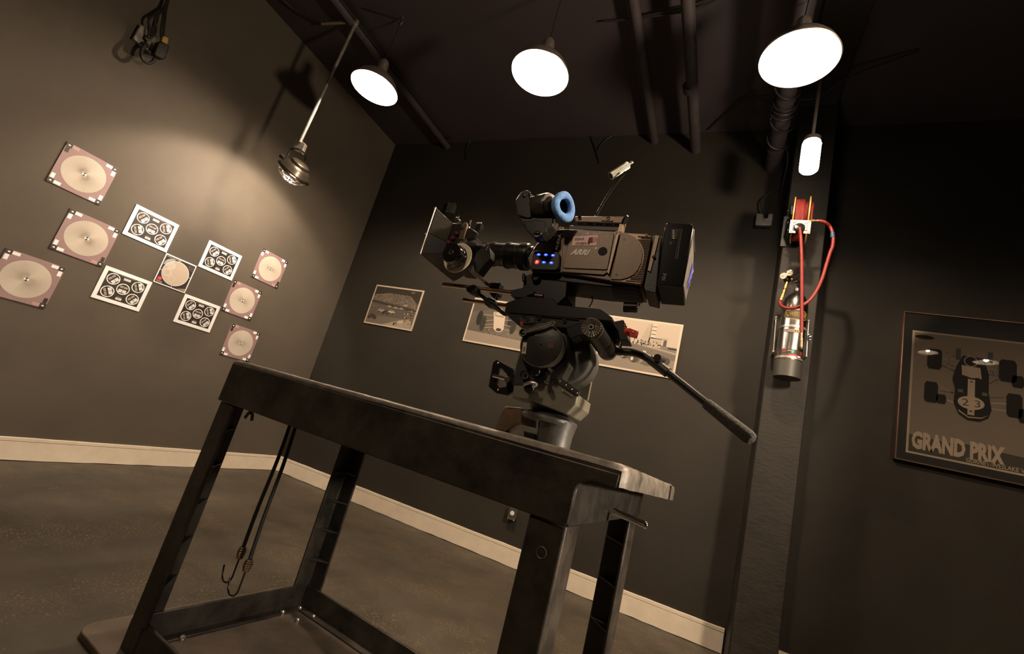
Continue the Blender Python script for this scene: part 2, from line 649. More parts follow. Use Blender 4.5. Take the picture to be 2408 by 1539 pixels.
tag(b.build('pipe_cable', M['cable']), 'black cable coiled round the pipe left of the column', 'cable')
# cables along the ceiling line
b = MB()
pts = [Vector((-3.17, 1.0, 3.93)), Vector((-3.13, 2.2, 3.90)), Vector((-3.10, 3.0, 3.905)), Vector((-3.06, 3.45, 3.90)), onY(1060, 322, YB - 0.02), onY(1110, 331, YB - 0.015), onY(1200, 327, YB - 0.015),
       onY(1300, 325, YB - 0.015), onY(1380, 319, YB - 0.015), onY(1393, 330, YB - 0.015), onY(1402, 355, YB - 0.015), onY(1410, 383, YB - 0.012)]
b.tube(pts, 0.007, n=8, smooth=6)
tag(b.build('ceiling_cable', M['cable']), 'black cable running along the left pipe and the top of the back wall', 'cable')
b = MB()
b.tube([onY(1440, 319, YB - 0.01), onY(1425, 328, YB - 0.012), onY(1410, 345, YB - 0.012), onY(1404, 360, YB - 0.012)], 0.006, smooth=6)
tag(b.build('ceiling_cable', M['cable']), 'short curved cable branching where the wiring drops down the back wall', 'cable')
b = MB()
b.tube([onY(1108, 330, YB - 0.012), onY(1098, 345, YB - 0.012), onY(1096, 375, YB - 0.012)], 0.006, smooth=5)
tag(b.build('ceiling_cable', M['cable']), 'short cable stub hanging left at the top of the back wall', 'cable')
b = MB()
b.tube([onZ(1420, 50, 3.91), onZ(1480, 45, 3.90), onZ(1560, 35, 3.88), onZ(1640, 20, 3.90), onZ(1690, -5, 3.92)], 0.007, smooth=6)
tag(b.build('ceiling_cable', M['cable']), 'black cable crossing the thick ceiling pipes, lower of two', 'cable')
b = MB()
b.tube([onZ(1500, 40, 3.90), onZ(1580, 24, 3.88), onZ(1650, 6, 3.90), onZ(1700, -15, 3.92)], 0.007, smooth=6)
tag(b.build('ceiling_cable', M['cable']), 'black cable crossing the thick ceiling pipes, upper of two', 'cable')
b = MB()
b.tube([onZ(1665, 305, 3.94), onZ(1760, 230, 3.9), onZ(1850, 232, 3.80), onZ(1920, 230, 3.78), onZ(2000, 180, 3.85), onZ(2160, 120, 3.93)], 0.006, smooth=6)
tag(b.build('ceiling_cable', M['cable']), 'thin cable slung past the column top below the right pendant lamp', 'cable')
b = MB()
b.tube([onZ(655, -10, 3.93), onZ(700, 28, 3.93), onZ(755, 53, 3.91)], 0.006, smooth=5)
tag(b.build('ceiling_cable', M['cable']), 'thin cable on the ceiling leading to the tan conduit stub', 'cable')
b = MB()
b.tube([onZ(857, 20, 3.94), onZ(880, 27, 3.93), onZ(942, 45, 3.925)], 0.004, smooth=5)
tag(b.build('ceiling_cable', M['cable']), 'thin cable on the ceiling leading to the bright hook', 'cable')
b = MB()
b.cyl(onZ(757, 56, 3.90), onZ(815, 53, 3.90), 0.012)
tag(b.build('conduit_stub', mat('tan_conduit', (0.20, 0.17, 0.10), 0.5)), 'short tan conduit stub on the ceiling left of the lamp pole', 'conduit')
hk = onZ(945, 45, 3.93)
b = MB()
b.tube([hk + Vector((0, 0, 0.03)), hk, hk + Vector((0.02, 0, -0.03)), hk + Vector((0, 0, -0.06)), hk + Vector((-0.015, 0, -0.03))], 0.006, smooth=4)
tag(b.build('ceiling_hook', M['bolt']), 'small bright ceiling hook holding the cord of the left pendant lamp', 'hook')


# ------------------------------------------------------------------ pendant lamps
def pendant(loc, top, label, D=0.36, bulb=None):
    r = D / 2
    root = empty('pendant_lamp', loc, label, 'lamp', 'aluminium pendant lamps in a row')
    out, inn = MB(), MB()
    prof = [(1.0, 0.0), (0.98, 0.012), (0.92, 0.038), (0.80, 0.070), (0.64, 0.100), (0.46, 0.125), (0.30, 0.144), (0.24, 0.152)]
    outer = [(r * a, z) for a, z in prof]
    out.lathe([(r * 1.0, -0.003), (r * 1.012, 0.0)] + outer, (0, 0, 0), (0, 0, 1), n=64, cap=False)
    out.lathe([(r * 0.24, 0.152), (0.040, 0.160), (0.038, 0.225), (0.033, 0.248), (0.026, 0.258), (0.012, 0.262), (0.006, 0.267)], (0, 0, 0), (0, 0, 1), n=32, cap=True)
    inn.lathe([(a - 0.003, z - 0.002) for a, z in outer] + [(0.001, 0.150)], (0, 0, 0), (0, 0, 1), n=64, cap=False)
    out.build('lamp_shade', M['alu'], root, local=True, fix=False)
    inn.build('reflector', M['white_in'], root, local=True, fix=False)
    g = MB()
    g.sphere((0, 0, 0.062), 0.040, n=14, k=9)
    g.build('bulb', bulb or M['bulb'], root, local=True)
    k = MB()
    k.cyl((0, 0, 0.095), (0, 0, 0.157), 0.02, m=None)
    k.build('socket', M['white_in'], root, local=True)
    c = MB()
    c.tube([Vector((0, 0, 0.262)), Vector(top) - Vector(loc)], 0.0035, n=6)
    c.build('cord', M['cable'], root, local=True)
    return root


LP = [(-2.655, 2.052, 3.185), (-1.240, 1.995, 3.09), (0.133, 2.103, 3.115)]
pendant(LP[0], hk, 'leftmost white-glowing aluminium pendant lamp hanging from the hook on a slanting cord')
pendant(LP[1], (-1.33, 2.12, ZC), 'middle white-glowing aluminium pendant lamp of the three on the ceiling')
pendant(LP[2], (0.17, 2.20, 3.886), 'rightmost and largest-looking aluminium pendant lamp glowing beside the column')

dim = mat('bulb_glow_dim', (1, 1, 1), 0.5, emit=(1.0, 0.75, 0.51), estr=3000)
pendant((2.13, 0.73, 3.10), (2.13, 0.78, 4.81), 'small pendant lamp seen only as the left white reflection in the poster glass', 0.36, dim).scale = (0.5, 0.5, 0.5)
pendant((2.67, 0.64, 3.10), (2.67, 0.69, 4.57), 'small pendant lamp seen only as the right white reflection in the poster glass', 0.36, dim).scale = (0.58, 0.58, 0.58)

# ------------------------------------------------------------------ jar lamp in front of the column
JL = Vector((0.313, 2.8, 2.955))
root = empty('jar_lamp', JL, 'glowing white glass jar lamp on a rod in front of the column', 'lamp')
b = MB()
b.lathe([(0.001, 0.0), (0.040, 0.001), (0.050, 0.012), (0.052, 0.03), (0.052, 0.105), (0.0485, 0.109), (0.052, 0.113), (0.052, 0.195), (0.048, 0.212), (0.040, 0.220)], (0, 0, 0), (0, 0, 1), n=32)
b.build('jar_glass', M['jar'], root, local=True)
b = MB()
b.lathe([(0.047, 0.212), (0.047, 0.240), (0.040, 0.246), (0.014, 0.248), (0.013, 0.262)], (0, 0, 0), (0, 0, 1), n=32)
b.cyl((0.045, 0, 0.205), (0.056, 0, 0.205), 0.003)
b.build('cap', M['alu'], root, local=True)
b = MB(); b.cyl((0, 0, 0.26), (0.012, 0.06, 3.886 - JL.z), 0.010); b.build('rod', M['galv'], root, local=True)

# ------------------------------------------------------------------ caged spotlight on its pole
root = empty('caged_spotlight', (-3.17, 2.05, 2.3), 'caged metal work lamp hanging from the ceiling on a long pole', 'lamp')
pt, pb = onY(838, 52, 2.04), onY(705, 335, 2.04)
b = MB(); b.cyl(pb, pt, 0.0135); b.cyl(pt - Vector((0, 0, 0.03)), pt + Vector((0, 0, 0.012)), 0.022); b.build('pole', M['galv'], root)
ZD = fwd.dot(pb - EYE)          # distance of the lamp along the view


def q6(u, v, dz=0.0):
    """point seen at (u,v) of the detail view of the caged lamp, dz metres behind it"""
    return EYE + ray(640 + u * 0.10395, 300 + v * 0.10395) * (ZD + dz)


b = MB()
b.prism([q6(555, 262), q6(650, 285), q6(575, 520), q6(460, 470)], fwd * 0.06)
b.prism([q6(655, 285), q6(745, 370), q6(665, 590), q6(560, 500)], fwd * 0.04)
b.build('connection_box', M['galv'], root, bevel=0.003)
b = MB()
yk = [q6(335, 690, -0.03), q6(385, 560, -0.03), q6(430, 490, -0.03), q6(560, 480, -0.03), q6(680, 535, -0.01), q6(750, 630, 0.03), q6(740, 745, 0.06)]
b.tube(yk, 0.006, n=8, smooth=5)
b.build('yoke', M['black'], root)
b = MB(); b.cyl(q6(330, 745, -0.04), q6(255, 690, -0.04), 0.005, m=M['chrome']); b.cyl(q6(262, 695, -0.04), q6(200, 640, -0.04), 0.014, 0.020, m=M['black']); b.build('yoke_knob', None, root)
hc = q6(475, 1045)        # centre of the rim ring
tipd = (q6(270, 1240) - q6(700, 800)).normalized()
axd = (tipd + fwd * 0.16).normalized()   # lamp aims down-left, a little away from the viewer
rl = (q6(215, 790) - q6(735, 1300)).length / 2
b = MB()
b.lathe([(rl * 0.97, 0.0), (rl * 0.93, -0.020), (rl * 0.95, -0.026), (rl * 0.86, -0.040), (rl * 0.78, -0.062), (rl * 0.62, -0.076)], hc, axd, n=48, cap=False)
b.lathe([(rl * 0.62, -0.076), (rl * 0.60, -0.078), (rl * 0.56, -0.100), (rl * 0.40, -0.112), (0.002, -0.116)], hc, axd, n=48, cap=False)
b.build('housing', mat('lamp_housing', (0.15, 0.125, 0.10), 0.28, metal=0.8), root, fix=False)
b = MB()
b.lathe([(rl * 1.0, 0.005), (rl * 1.05, 0.0), (rl * 1.05, -0.010), (rl * 1.0, -0.014)], hc, axd, n=48)
b.build('rim_ring', M['chrome'], root)
b = MB()
b.lathe([(rl * 0.95, 0.003), (rl * 0.6, -0.02), (0.002, -0.03)], hc, axd, n=32, cap=False)
b.build('reflector', M['white_in'], root, fix=False)
a, u, v = b.frame(axd)
b = MB()
for k in range(4):
    q = PI * k / 4 + 0.3
    dd = u * math.cos(q) + v * math.sin(q)
    b.tube([hc + dd * (rl * 0.86 * math.cos(t)) + a * (0.072 * math.sin(t) + 0.002) for t in [PI * i / 14 for i in range(15)]], 0.0032, n=6)
for t in (0.45, 0.95):
    b.tube([hc + (u * math.cos(q) + v * math.sin(q)) * (rl * 0.86 * math.cos(t)) + a * (0.072 * math.sin(t)) for q in [2 * PI * i / 32 for i in range(32)]], 0.0032, n=6, closed=True)
b.build('wire_cage', M['wire'], root)
b = MB(); b.sphere(hc + a * 0.012, 0.022); b.build('bulb', mat('spot_bulb', (1, 1, 1), 0.5, emit=(1, 0.85, 0.7), estr=25), root)
light('lamp_caged', 'SPOT', hc + a * 0.06, 132, (1.0, 0.80, 0.62), 0.05, aim=hc + Vector((-0.73, 0.06, -0.67)), spot=126, blend=0.30)


# ------------------------------------------------------------------ flat artwork helper
class Art:
    """draws layers on a panel: o lower-left, u/v unit, n outward; coordinates in metres"""

    def __init__(self, o, u, v, n):
        self.o, self.u, self.v, self.n = Vector(o), Vector(u), Vector(v), Vector(n)
        self.mb = MB()

    def p(self, x, y, l=0):
        return self.o + self.u * x + self.v * y + self.n * (l * 0.00035)

    def poly(self, pts, m, l=1):
        self.mb.poly([self.p(x, y, l) for x, y in pts], m)

    def rect(self, x0, y0, x1, y1, m, l=1):
        self.poly([(x0, y0), (x1, y0), (x1, y1), (x0, y1)], m, l)

    def disc(self, cx, cy, r, m, l=1, n=48, ry=None):
        ry = ry or r
        self.poly([(cx + r * math.cos(2 * PI * i / n), cy + ry * math.sin(2 * PI * i / n)) for i in range(n)], m, l)

    def ring(self, cx, cy, r0, r1, m, l=1, n=48, ry=1.0):
        for i in range(n):
            a0, a1 = 2 * PI * i / n, 2 * PI * (i + 1) / n
            self.poly([(cx + r0 * math.cos(a0), cy + r0 * ry * math.sin(a0)), (cx + r1 * math.cos(a0), cy + r1 * ry * math.sin(a0)),
                       (cx + r1 * math.cos(a1), cy + r1 * ry * math.sin(a1)), (cx + r0 * math.cos(a1), cy + r0 * ry * math.sin(a1))], m, l)

    def quad(self, cx, cy, w_, h_, ang, m, l=1):
        c, s = math.cos(ang), math.sin(ang)
        self.poly([(cx + x * c - y * s, cy + x * s + y * c) for x, y in ((-w_ / 2, -h_ / 2), (w_ / 2, -h_ / 2), (w_ / 2, h_ / 2), (-w_ / 2, h_ / 2))], m, l)

    def text(self, s, x, y, w_, h_, m, l=2, shear=0.0, fat=0.0, ang=0.0):
        u = self.u * math.cos(ang) + self.v * math.sin(ang)
        v = self.v * math.cos(ang) - self.u * math.sin(ang)
        self.mb.text(s, self.p(x, y, l), u, v, self.n, w_, h_, m, depth=0.0003, shear=shear, fat=fat)


LU, LV, LN = Vector((0, 1, 0)), Vector((0, 0, 1)), Vector((1, 0, 0))
BU, BV, BN = Vector((1, 0, 0)), Vector((0, 0, 1)), Vector((0, -1, 0))
spoke = mat('spoke_ink', (0.31, 0.26, 0.215), 0.6)
cream2 = mat('spoke_cream', (0.74, 0.68, 0.58), 0.6)
pale_m = mat('mauve_pale', (0.42, 0.27, 0.25), 0.6)


def star_chart(y, z, label, darks=(), S=0.29):
    root = empty('star_test_chart', (XL + 0.006, y + S / 2, z), label, 'test chart')
    brd = MB(); brd.box((XL + 0.001, y, z), (XL + 0.006, y + S, z + S)); brd.build('board', M['mauve'], root, bevel=0.0008, seg=1)
    A = Art((XL + 0.006, y, z), LU, LV, LN)
    A.rect(0.001, 0.001, S - 0.001, S - 0.001, M['mauve'], 1)
    c, R = S / 2, S * 0.405
    A.disc(c, c, R, cream2, 2, 96)
    N = 144
    for i in range(N):
        a0, a1 = 2 * PI * i / N, 2 * PI * (i + 0.5) / N
        A.poly([(c + 0.012 * math.cos(a0), c + 0.012 * math.sin(a0)), (c + R * math.cos(a0), c + R * math.sin(a0)),
                (c + R * math.cos(a1), c + R * math.sin(a1)), (c + 0.012 * math.cos(a1), c + 0.012 * math.sin(a1))], spoke, 3)
    A.disc(c, c, 0.012, M['white'], 4, 24)
    for q in (0.25, 1.25):
        A.poly([(c, c)] + [(c + 0.0115 * math.cos(PI * (q + 0.5 * i / 8)), c + 0.0115 * math.sin(PI * (q + 0.5 * i / 8))) for i in range(9)], M['ink'], 5)
    s = 0.033
    k = 0
    for cx_, dx in ((0, 1), (S, -1)):
        for cy_, dy in ((0, 1), (S, -1)):
            def R_(x0, y0, x1, y1, m, l):
                A.rect(min(cx_ + dx * x0, cx_ + dx * x1), min(cy_ + dy * y0, cy_ + dy * y1), max(cx_ + dx * x0, cx_ + dx * x1), max(cy_ + dy * y0, cy_ + dy * y1), m, l)
            dark = k in darks
            m1 = M['white'] if not dark else pale_m
            m2 = M['white'] if not dark else M['ink']
            R_(0.001, 0.001, s, s * 0.95, M['ink'], 3)
            R_(s * 0.36, s * 0.36, s * 0.68, s * 0.62, M['white'], 4)
            R_(s, 0.006, s + 0.036, 0.026, m1, 3)
            R_(0.006, s, 0.026, s + 0.034, m2, 3)
            k += 1
    A.mb.build('print', None, root, fix=False)
    return root


def focus_chart(y, z, label, W=0.305, H=0.240):
    root = empty('focus_test_chart', (XL + 0.006, y + W / 2, z), label, 'test chart')
    brd = MB(); brd.box((XL + 0.001, y, z), (XL + 0.006, y + W, z + H)); brd.build('board', M['white'], root, bevel=0.0008, seg=1)
    A = Art((XL + 0.006, y, z), LU, LV, LN)
    mg = 0.026
    A.rect(mg, mg, W - mg, H - mg, M['ink'], 1)
    iw, ih = W - 2 * mg, H - 2 * mg
    R = 0.0405
    cs = [(mg + 0.047, H - mg - 0.046, 1.0), (W - mg - 0.047, H - mg - 0.046, 2.09), (W / 2, H / 2, 0.0), (mg + 0.047, mg + 0.046, 2.09), (W - mg - 0.047, mg + 0.046, 1.0)]
    for cx_, cy_, an in cs:
        A.ring(cx_, cy_, R * 0.86, R, M['white'], 2, 40)
        A.quad(cx_, cy_, 2 * R * 1.02, 0.0022, an, M['ink'], 3)
        nx, ny = -math.sin(an), math.cos(an)
        ux, uy = math.cos(an), math.sin(an)
        for sgn, hgt, mm, cnt in ((1, 0.014, tone(0.42), 5), (-1, 0.023, M['white'], 9)):
            for g in (-1, 1):
                for i in range(cnt):
                    w1 = 0.023
                    oy = 0.0045 + hgt * (i + 0.5) / cnt + (0.002 if sgn > 0 else 0)
                    ox = g * 0.0130
                    A.quad(cx_ + ux * ox + nx * oy * sgn, cy_ + uy * ox + ny * oy * sgn, w1, hgt / cnt * 0.78, an, mm, 2)
    A.rect(W / 2 - 0.022, H - mg - 0.031, W / 2 + 0.022, H - mg - 0.015, M['white'], 2)
    A.text('FOCUS', W / 2 - 0.019, H - mg - 0.0285, 0.038, 0.011, M['ink'], 3)
    A.text('AIR SPACE DATA SYSTEMS', W / 2 - 0.048, H - mg - 0.009, 0.096, 0.0045, tone(0.42), 2)
    A.rect(W / 2 - 0.018, mg + 0.010, W / 2 + 0.018, mg + 0.026, M['white'], 2)
    A.text('TEST', W / 2 - 0.015, mg + 0.0125, 0.030, 0.011, M['ink'], 3)
    A.text('MADE IN', W / 2 - 0.014, mg + 0.0305, 0.028, 0.005, tone(0.42), 2)
    A.mb.build('print', None, root, fix=False)


star_chart(1.107, 1.725, 'mauve star test chart at the top left of the lit wall', darks=(1,))
star_chart(1.272, 1.338, 'mauve star test chart second from the top on the far left', darks=(2,))
star_chart(1.103, 0.963, 'largest-looking mauve star test chart, cut by the left photo edge', darks=(2,))
star_chart(2.580, 1.720, 'mauve star test chart topmost of the right-hand column of three', darks=(2,))
star_chart(2.448, 1.343, 'mauve star test chart in the middle of the right-hand column of three', darks=(1,))
star_chart(2.589, 0.978, 'mauve star test chart lowest, touching the bench corner in the picture', darks=(1,))
focus_chart(1.577, 1.610, 'white-bordered black focus chart with five rings, upper left of the four')
focus_chart(1.579, 1.121, 'white-bordered black focus chart with five rings, lower left of the four')
focus_chart(2.128, 1.613, 'white-bordered black focus chart with five rings, upper right of the four')
focus_chart(2.129, 1.128, 'white-bordered black focus chart with five rings, lower right of the four')

# square back-focus chart in the middle
y, z, S = 1.885, 1.368, 0.242
root = empty('backfocus_test_chart', (XL + 0.006, y + S / 2, z), 'square black chart with a large cream disc amid the focus charts', 'test chart')
b = MB(); b.box((XL + 0.001, y - 0.002, z), (XL + 0.006, y + S - 0.004, z + S)); b.build('board', M['white'], root, bevel=0.0008, seg=1)
A = Art((XL + 0.006, y - 0.002, z), LU, LV, LN)
S2 = S - 0.004
A.rect(0.008, 0.008, S2 - 0.006, S2 - 0.006, M['ink'], 1)
c = S2 / 2
A.disc(c, c, 0.098, M['white'], 2, 64)
A.disc(c, c, 0.0945, tone(0.50), 3, 64)
for cx_, cy_, rs in ((c - 0.050, c + 0.045, [0.029, 0.025, 0.021, 0.017, 0.013, 0.009, 0.005]), (c - 0.058, c - 0.012, [0.031, 0.027, 0.022]), (c - 0.012, c - 0.050, [0.024])):
    for r in rs:
        A.ring(cx_, cy_, r - 0.0010, r, M['white'], 4, 32)
for i in range(11):
    a0 = PI * 0.5 + PI * 0.62 * i / 11 - 0.15
    a1 = a0 + 0.085
    P0 = (c - 0.050, c + 0.045)
    A.poly([(P0[0] + 0.033 * math.cos(t), P0[1] + 0.033 * math.sin(t)) for t in (a0, a1)] + [(P0[0] + 0.056 * math.cos(t), P0[1] + 0.056 * math.sin(t)) for t in (a1, a0)], M['white'], 4)
for i in range(4):
    t = PI / 2 * i + 0.1
    A.quad(c + 0.108 * math.cos(t), c + 0.108 * math.sin(t), 0.016, 0.003, t, M['white'], 2)
A.disc(0.030, 0.042, 0.0155, M['red'], 4, 24)
A.text('CHART', 0.019, 0.0395, 0.022, 0.0055, M['white'], 5)
A.text('Precision', 0.015, 0.018, 0.040, 0.008, M['white'], 4)
A.text('test chart', 0.015, 0.0115, 0.045, 0.004, M['white'], 4)
A.text('CAMERA FOCUS CHART', 0.012, S2 - 0.017, 0.110, 0.006, M['white'], 4)
for i in range(5):
    A.text('resolution data', S2 - 0.060 + i * 0.004, S2 - 0.022 - i * 0.008, 0.046 - i * 0.004, 0.004, tone(0.42), 4)
    A.rect(S2 - 0.062 + i * 0.011, 0.012, S2 - 0.054 + i * 0.011, 0.016 + i * 0.004, tone(0.42), 4)
A.mb.build('print', None, root, fix=False)


# ------------------------------------------------------------------ racing photographs on the back wall
def photo_base(x, z, W, H, label):
    root = empty('racing_photograph', (x + W / 2, YB - 0.012, z), label, 'photograph')
    b = MB(); b.box((x, YB - 0.012, z), (x + W, YB - 0.001, z + H)); b.build('mount_board', tone(0.56), root, bevel=0.001, seg=1)
    A = Art((x, YB - 0.012, z), BU, BV, BN)
    return root, A


def wheel(A, x, y, w_, h_, l, t=0.05, hub=0.0):
    A.disc(x, y, w_ / 2, tone(t), l, 20, ry=h_ / 2)
    if hub:
        A.disc(x - w_ * 0.25, y, w_ * 0.18, tone(hub), l + 1, 12, ry=h_ * 0.28)


W, H, mg = 0.640, 0.445, 0.016
root, A = photo_base(-3.482, 1.690, W, H, 'small sepia photograph of a crowded race start, leftmost on the back wall')
x0, y0, x1, y1 = mg, mg, W - mg, H - mg
A.rect(x0, y0, x1, y1, tone(0.11), 1)
A.poly([(x0, 0.30), (x0 + 0.2, 0.365), (0.50, 0.36), (x1, 0.28), (x1, y1), (x0, y1)], tone(0.035), 2)
A.poly([(x0, 0.27), (x1, 0.22), (x1, 0.27), (0.50, 0.355), (0.2, 0.360), (x0, 0.325)], tone(0.10), 3)
for i in range(900):
    xx = random.uniform(x0 + 0.005, 0.60)
    top = 0.325 + min(0.04, xx * 0.2) - max(0, xx - 0.5) * 0.9
    yy = random.uniform(0.268 - xx * 0.05, top)
    A.rect(xx, yy, xx + 0.0042, yy + 0.0042, tone(random.choice((0.20, 0.36, 0.5))), 4)
A.poly([(x0, 0.245), (x1, 0.20), (x1, 0.22), (x0, 0.272)], tone(0.05), 4)
A.poly([(0.24, y0), (0.52, 0.115), (0.60, 0.10), (x1, y0)], tone(0.36), 2)
A.poly([(x0, y0), (0.24, y0), (0.50, 0.11), (x0, 0.10)], tone(0.16), 2)


def car(x, y, s, t, l=5):
    A.poly([(x - s, y - s * 0.28), (x + s, y - s * 0.28), (x + s * 1.02, y + s * 0.1), (x + s * 0.6, y + s * 0.22), (x + s * 0.4, y + s * 0.46), (x - s * 0.4, y + s * 0.46), (x - s * 0.7, y + s * 0.2), (x - s * 1.02, y + s * 0.08)], tone(t), l)
    A.poly([(x - s * 0.35, y + s * 0.22), (x + s * 0.4, y + s * 0.22), (x + s * 0.3, y + s * 0.4), (x - s * 0.3, y + s * 0.4)], tone(0.05), l + 1)
    A.disc(x - s * 0.62, y - s * 0.28, s * 0.2, tone(0.03), l + 1, 12)
    A.disc(x + s * 0.66, y - s * 0.28, s * 0.2, tone(0.03), l + 1, 12)


car(0.085, 0.085, 0.062, 0.05)
car(0.185, 0.165, 0.050, 0.34)
car(0.245, 0.150, 0.048, 0.07)
car(0.320, 0.165, 0.044, 0.50, 7)
car(0.355, 0.215, 0.034, 0.34)
car(0.270, 0.220, 0.028, 0.40)
car(0.070, 0.200, 0.034, 0.16)
car(0.430, 0.215, 0.030, 0.34)
car(0.470, 0.255, 0.030, 0.45)
for i in range(7):
    A.rect(0.50 + 0.004 * i, 0.03 + i * 0.028, x1, 0.034 + i * 0.028, tone(0.34), 6)
for i in range(26):
    xx, yy = random.uniform(0.48, 0.60), random.uniform(0.05, 0.23)
    A.rect(xx, yy, xx + 0.008, yy + 0.020, tone(random.choice((0.03, 0.45, 0.2))), 7)
for i in range(5):
    wheel(A, 0.40 + i * 0.028, 0.045 + i * 0.012, 0.022, 0.032, 8, 0.03)
A.poly([(0.42, 0.05), (0.50, 0.06), (0.52, 0.10), (0.45, 0.085)], tone(0.5), 9)
A.disc(0.515, 0.405, 0.022, tone(0.4), 5, 20, ry=0.010)
A.disc(0.515, 0.405, 0.016, tone(0.04), 6, 20, ry=0.007)
A.mb.build('print', None, root, fix=False)

W = 0.650
root, A = photo_base(-2.232, 1.688, W, H, 'sepia photograph of an open-wheel racing car seen head-on, behind the camera rig')
x1 = W - mg
A.rect(x0, y0, x1, y1, tone(0.10), 1)
A.poly([(x0, y0), (x1, y0), (x1, 0.095), (x0, 0.115)], tone(0.27), 2)
A.poly([(0.25, 0.115), (x1, 0.10), (x1, 0.20), (0.33, 0.15)], tone(0.15), 2)
for i in range(160):
    xx, yy = random.uniform(0.2, 0.6), random.uniform(0.105, 0.18)
    A.rect(xx, yy, xx + 0.008, yy + 0.004, tone(random.choice((0.09, 0.22, 0.3))), 3)
A.poly([(x0, 0.30), (0.2, 0.34), (0.45, 0.30), (x1, 0.36), (x1, y1), (x0, y1)], tone(0.075), 2)
wheel(A, 0.115, 0.250, 0.062, 0.150, 4, 0.015)
wheel(A, 0.165, 0.200, 0.060, 0.150, 5, 0.03)
wheel(A, 0.480, 0.215, 0.060, 0.150, 5, 0.02)
wheel(A, 0.440, 0.265, 0.055, 0.130, 4, 0.015)
for (xa, ya, xb, yb) in ((0.19, 0.23, 0.27, 0.25), (0.19, 0.19, 0.28, 0.21), (0.19, 0.16, 0.28, 0.18), (0.37, 0.22, 0.46, 0.21), (0.37, 0.18, 0.46, 0.17), (0.15, 0.29, 0.26, 0.29), (0.37, 0.26, 0.45, 0.27)):
    L = math.hypot(xb - xa, yb - ya)
    A.quad((xa + xb) / 2, (ya + yb) / 2, L, 0.004, math.atan2(yb - ya, xb - xa), tone(0.42), 6)
A.poly([(0.255, 0.30), (0.275, 0.225), (0.29, 0.165), (0.32, 0.145), (0.37, 0.145), (0.395, 0.17), (0.385, 0.24), (0.375, 0.31), (0.34, 0.33), (0.28, 0.33)], tone(0.55), 7)
A.poly([(0.270, 0.30), (0.36, 0.295), (0.365, 0.285), (0.270, 0.288)], tone(0.2), 8)
A.disc(0.345, 0.163, 0.036, tone(0.60), 8, 24, ry=0.022)
A.disc(0.345, 0.163, 0.029, tone(0.04), 9, 24, ry=0.015)
A.disc(0.315, 0.345, 0.022, tone(0.55), 9, 20, ry=0.024)
A.rect(0.298, 0.336, 0.332, 0.346, tone(0.05), 10)
A.disc(0.262, 0.315, 0.018, tone(0.4), 8, 12)
A.disc(0.372, 0.32, 0.018, tone(0.4), 8, 12)
A.mb.build('print', None, root, fix=False)

W = 0.640
root, A = photo_base(-0.948, 1.688, W, H, 'sepia photograph of a circuit tower and two racing cars, right of the fluid head')
x1 = W - mg
A.rect(x0, y0, x1, y1, tone(0.44), 1)
A.poly([(x0, y0), (x1, y0), (x1, 0.195), (0.3, 0.235), (x0, 0.26)], tone(0.21), 2)
A.poly([(0.10, 0.10), (x1, 0.14), (x1, 0.185), (0.30, 0.228), (x0, 0.245), (x0, 0.16)], tone(0.13), 3)
A.poly([(x0, 0.265), (0.3, 0.24), (x1, 0.20), (x1, 0.235), (0.5, 0.25), (x0, 0.285)], tone(0.17), 3)
for i in range(22):
    A.rect(0.33 + i * 0.0022, 0.25 + i * 0.0072, 0.405, 0.2535 + i * 0.0072, tone(0.30 if i % 2 else 0.5), 4)
A.rect(0.400, 0.235, 0.408, 0.415, tone(0.25), 5)
for i in range(4):
    A.rect(0.412, 0.40 - i * 0.032, 0.445, 0.42 - i * 0.032, tone(0.56), 5)
    A.rect(0.412, 0.393 - i * 0.032, 0.445, 0.398 - i * 0.032, tone(0.15), 6)
A.poly([(0.26, 0.235), (0.34, 0.235), (0.34, 0.285), (0.26, 0.285)], tone(0.42), 5)
A.poly([(0.40, 0.225), (0.50, 0.225), (0.50, 0.295), (0.40, 0.295)], tone(0.36), 5)
A.rect(0.40, 0.295, 0.505, 0.303, tone(0.12), 6)
for i in range(70):
    xx, yy = random.uniform(0.265, 0.495), random.uniform(0.225, 0.262)
    A.rect(xx, yy, xx + 0.006, yy + 0.012, tone(random.choice((0.06, 0.5, 0.3))), 7)
A.rect(0.515, 0.245, 0.540, 0.295, tone(0.07), 6)
A.rect(0.508, 0.300, 0.548, 0.308, tone(0.3), 6)
for i in range(24):
    A.rect(x0 + i * 0.012, 0.27, x0 + i * 0.012 + 0.007, 0.285 + (i * 7 % 5) * 0.003, tone(0.12), 4)
for i in range(30):
    A.rect(0.555 + i * 0.0022, 0.225, 0.558 + i * 0.0022, 0.238 + (i * 5 % 4) * 0.002, tone(0.06), 4)
wheel(A, 0.235, 0.120, 0.055, 0.052, 8, 0.045, 0.4)
wheel(A, 0.315, 0.105, 0.062, 0.060, 8, 0.045, 0.5)
wheel(A, 0.560, 0.125, 0.060, 0.060, 8, 0.05)
wheel(A, 0.500, 0.150, 0.050, 0.050, 7, 0.05)
A.poly([(0.21, 0.115), (0.42, 0.065), (0.55, 0.10), (0.55, 0.14), (0.40, 0.160), (0.25, 0.145)], tone(0.10), 7)
for i in range(6):
    A.quad(0.365 + i * 0.006, 0.085 + i * 0.012, 0.03, 0.003, 0.3, tone(0.5), 9)
A.disc(0.385, 0.170, 0.016, tone(0.5), 9, 16)
A.mb.build('print', None, root, fix=False)

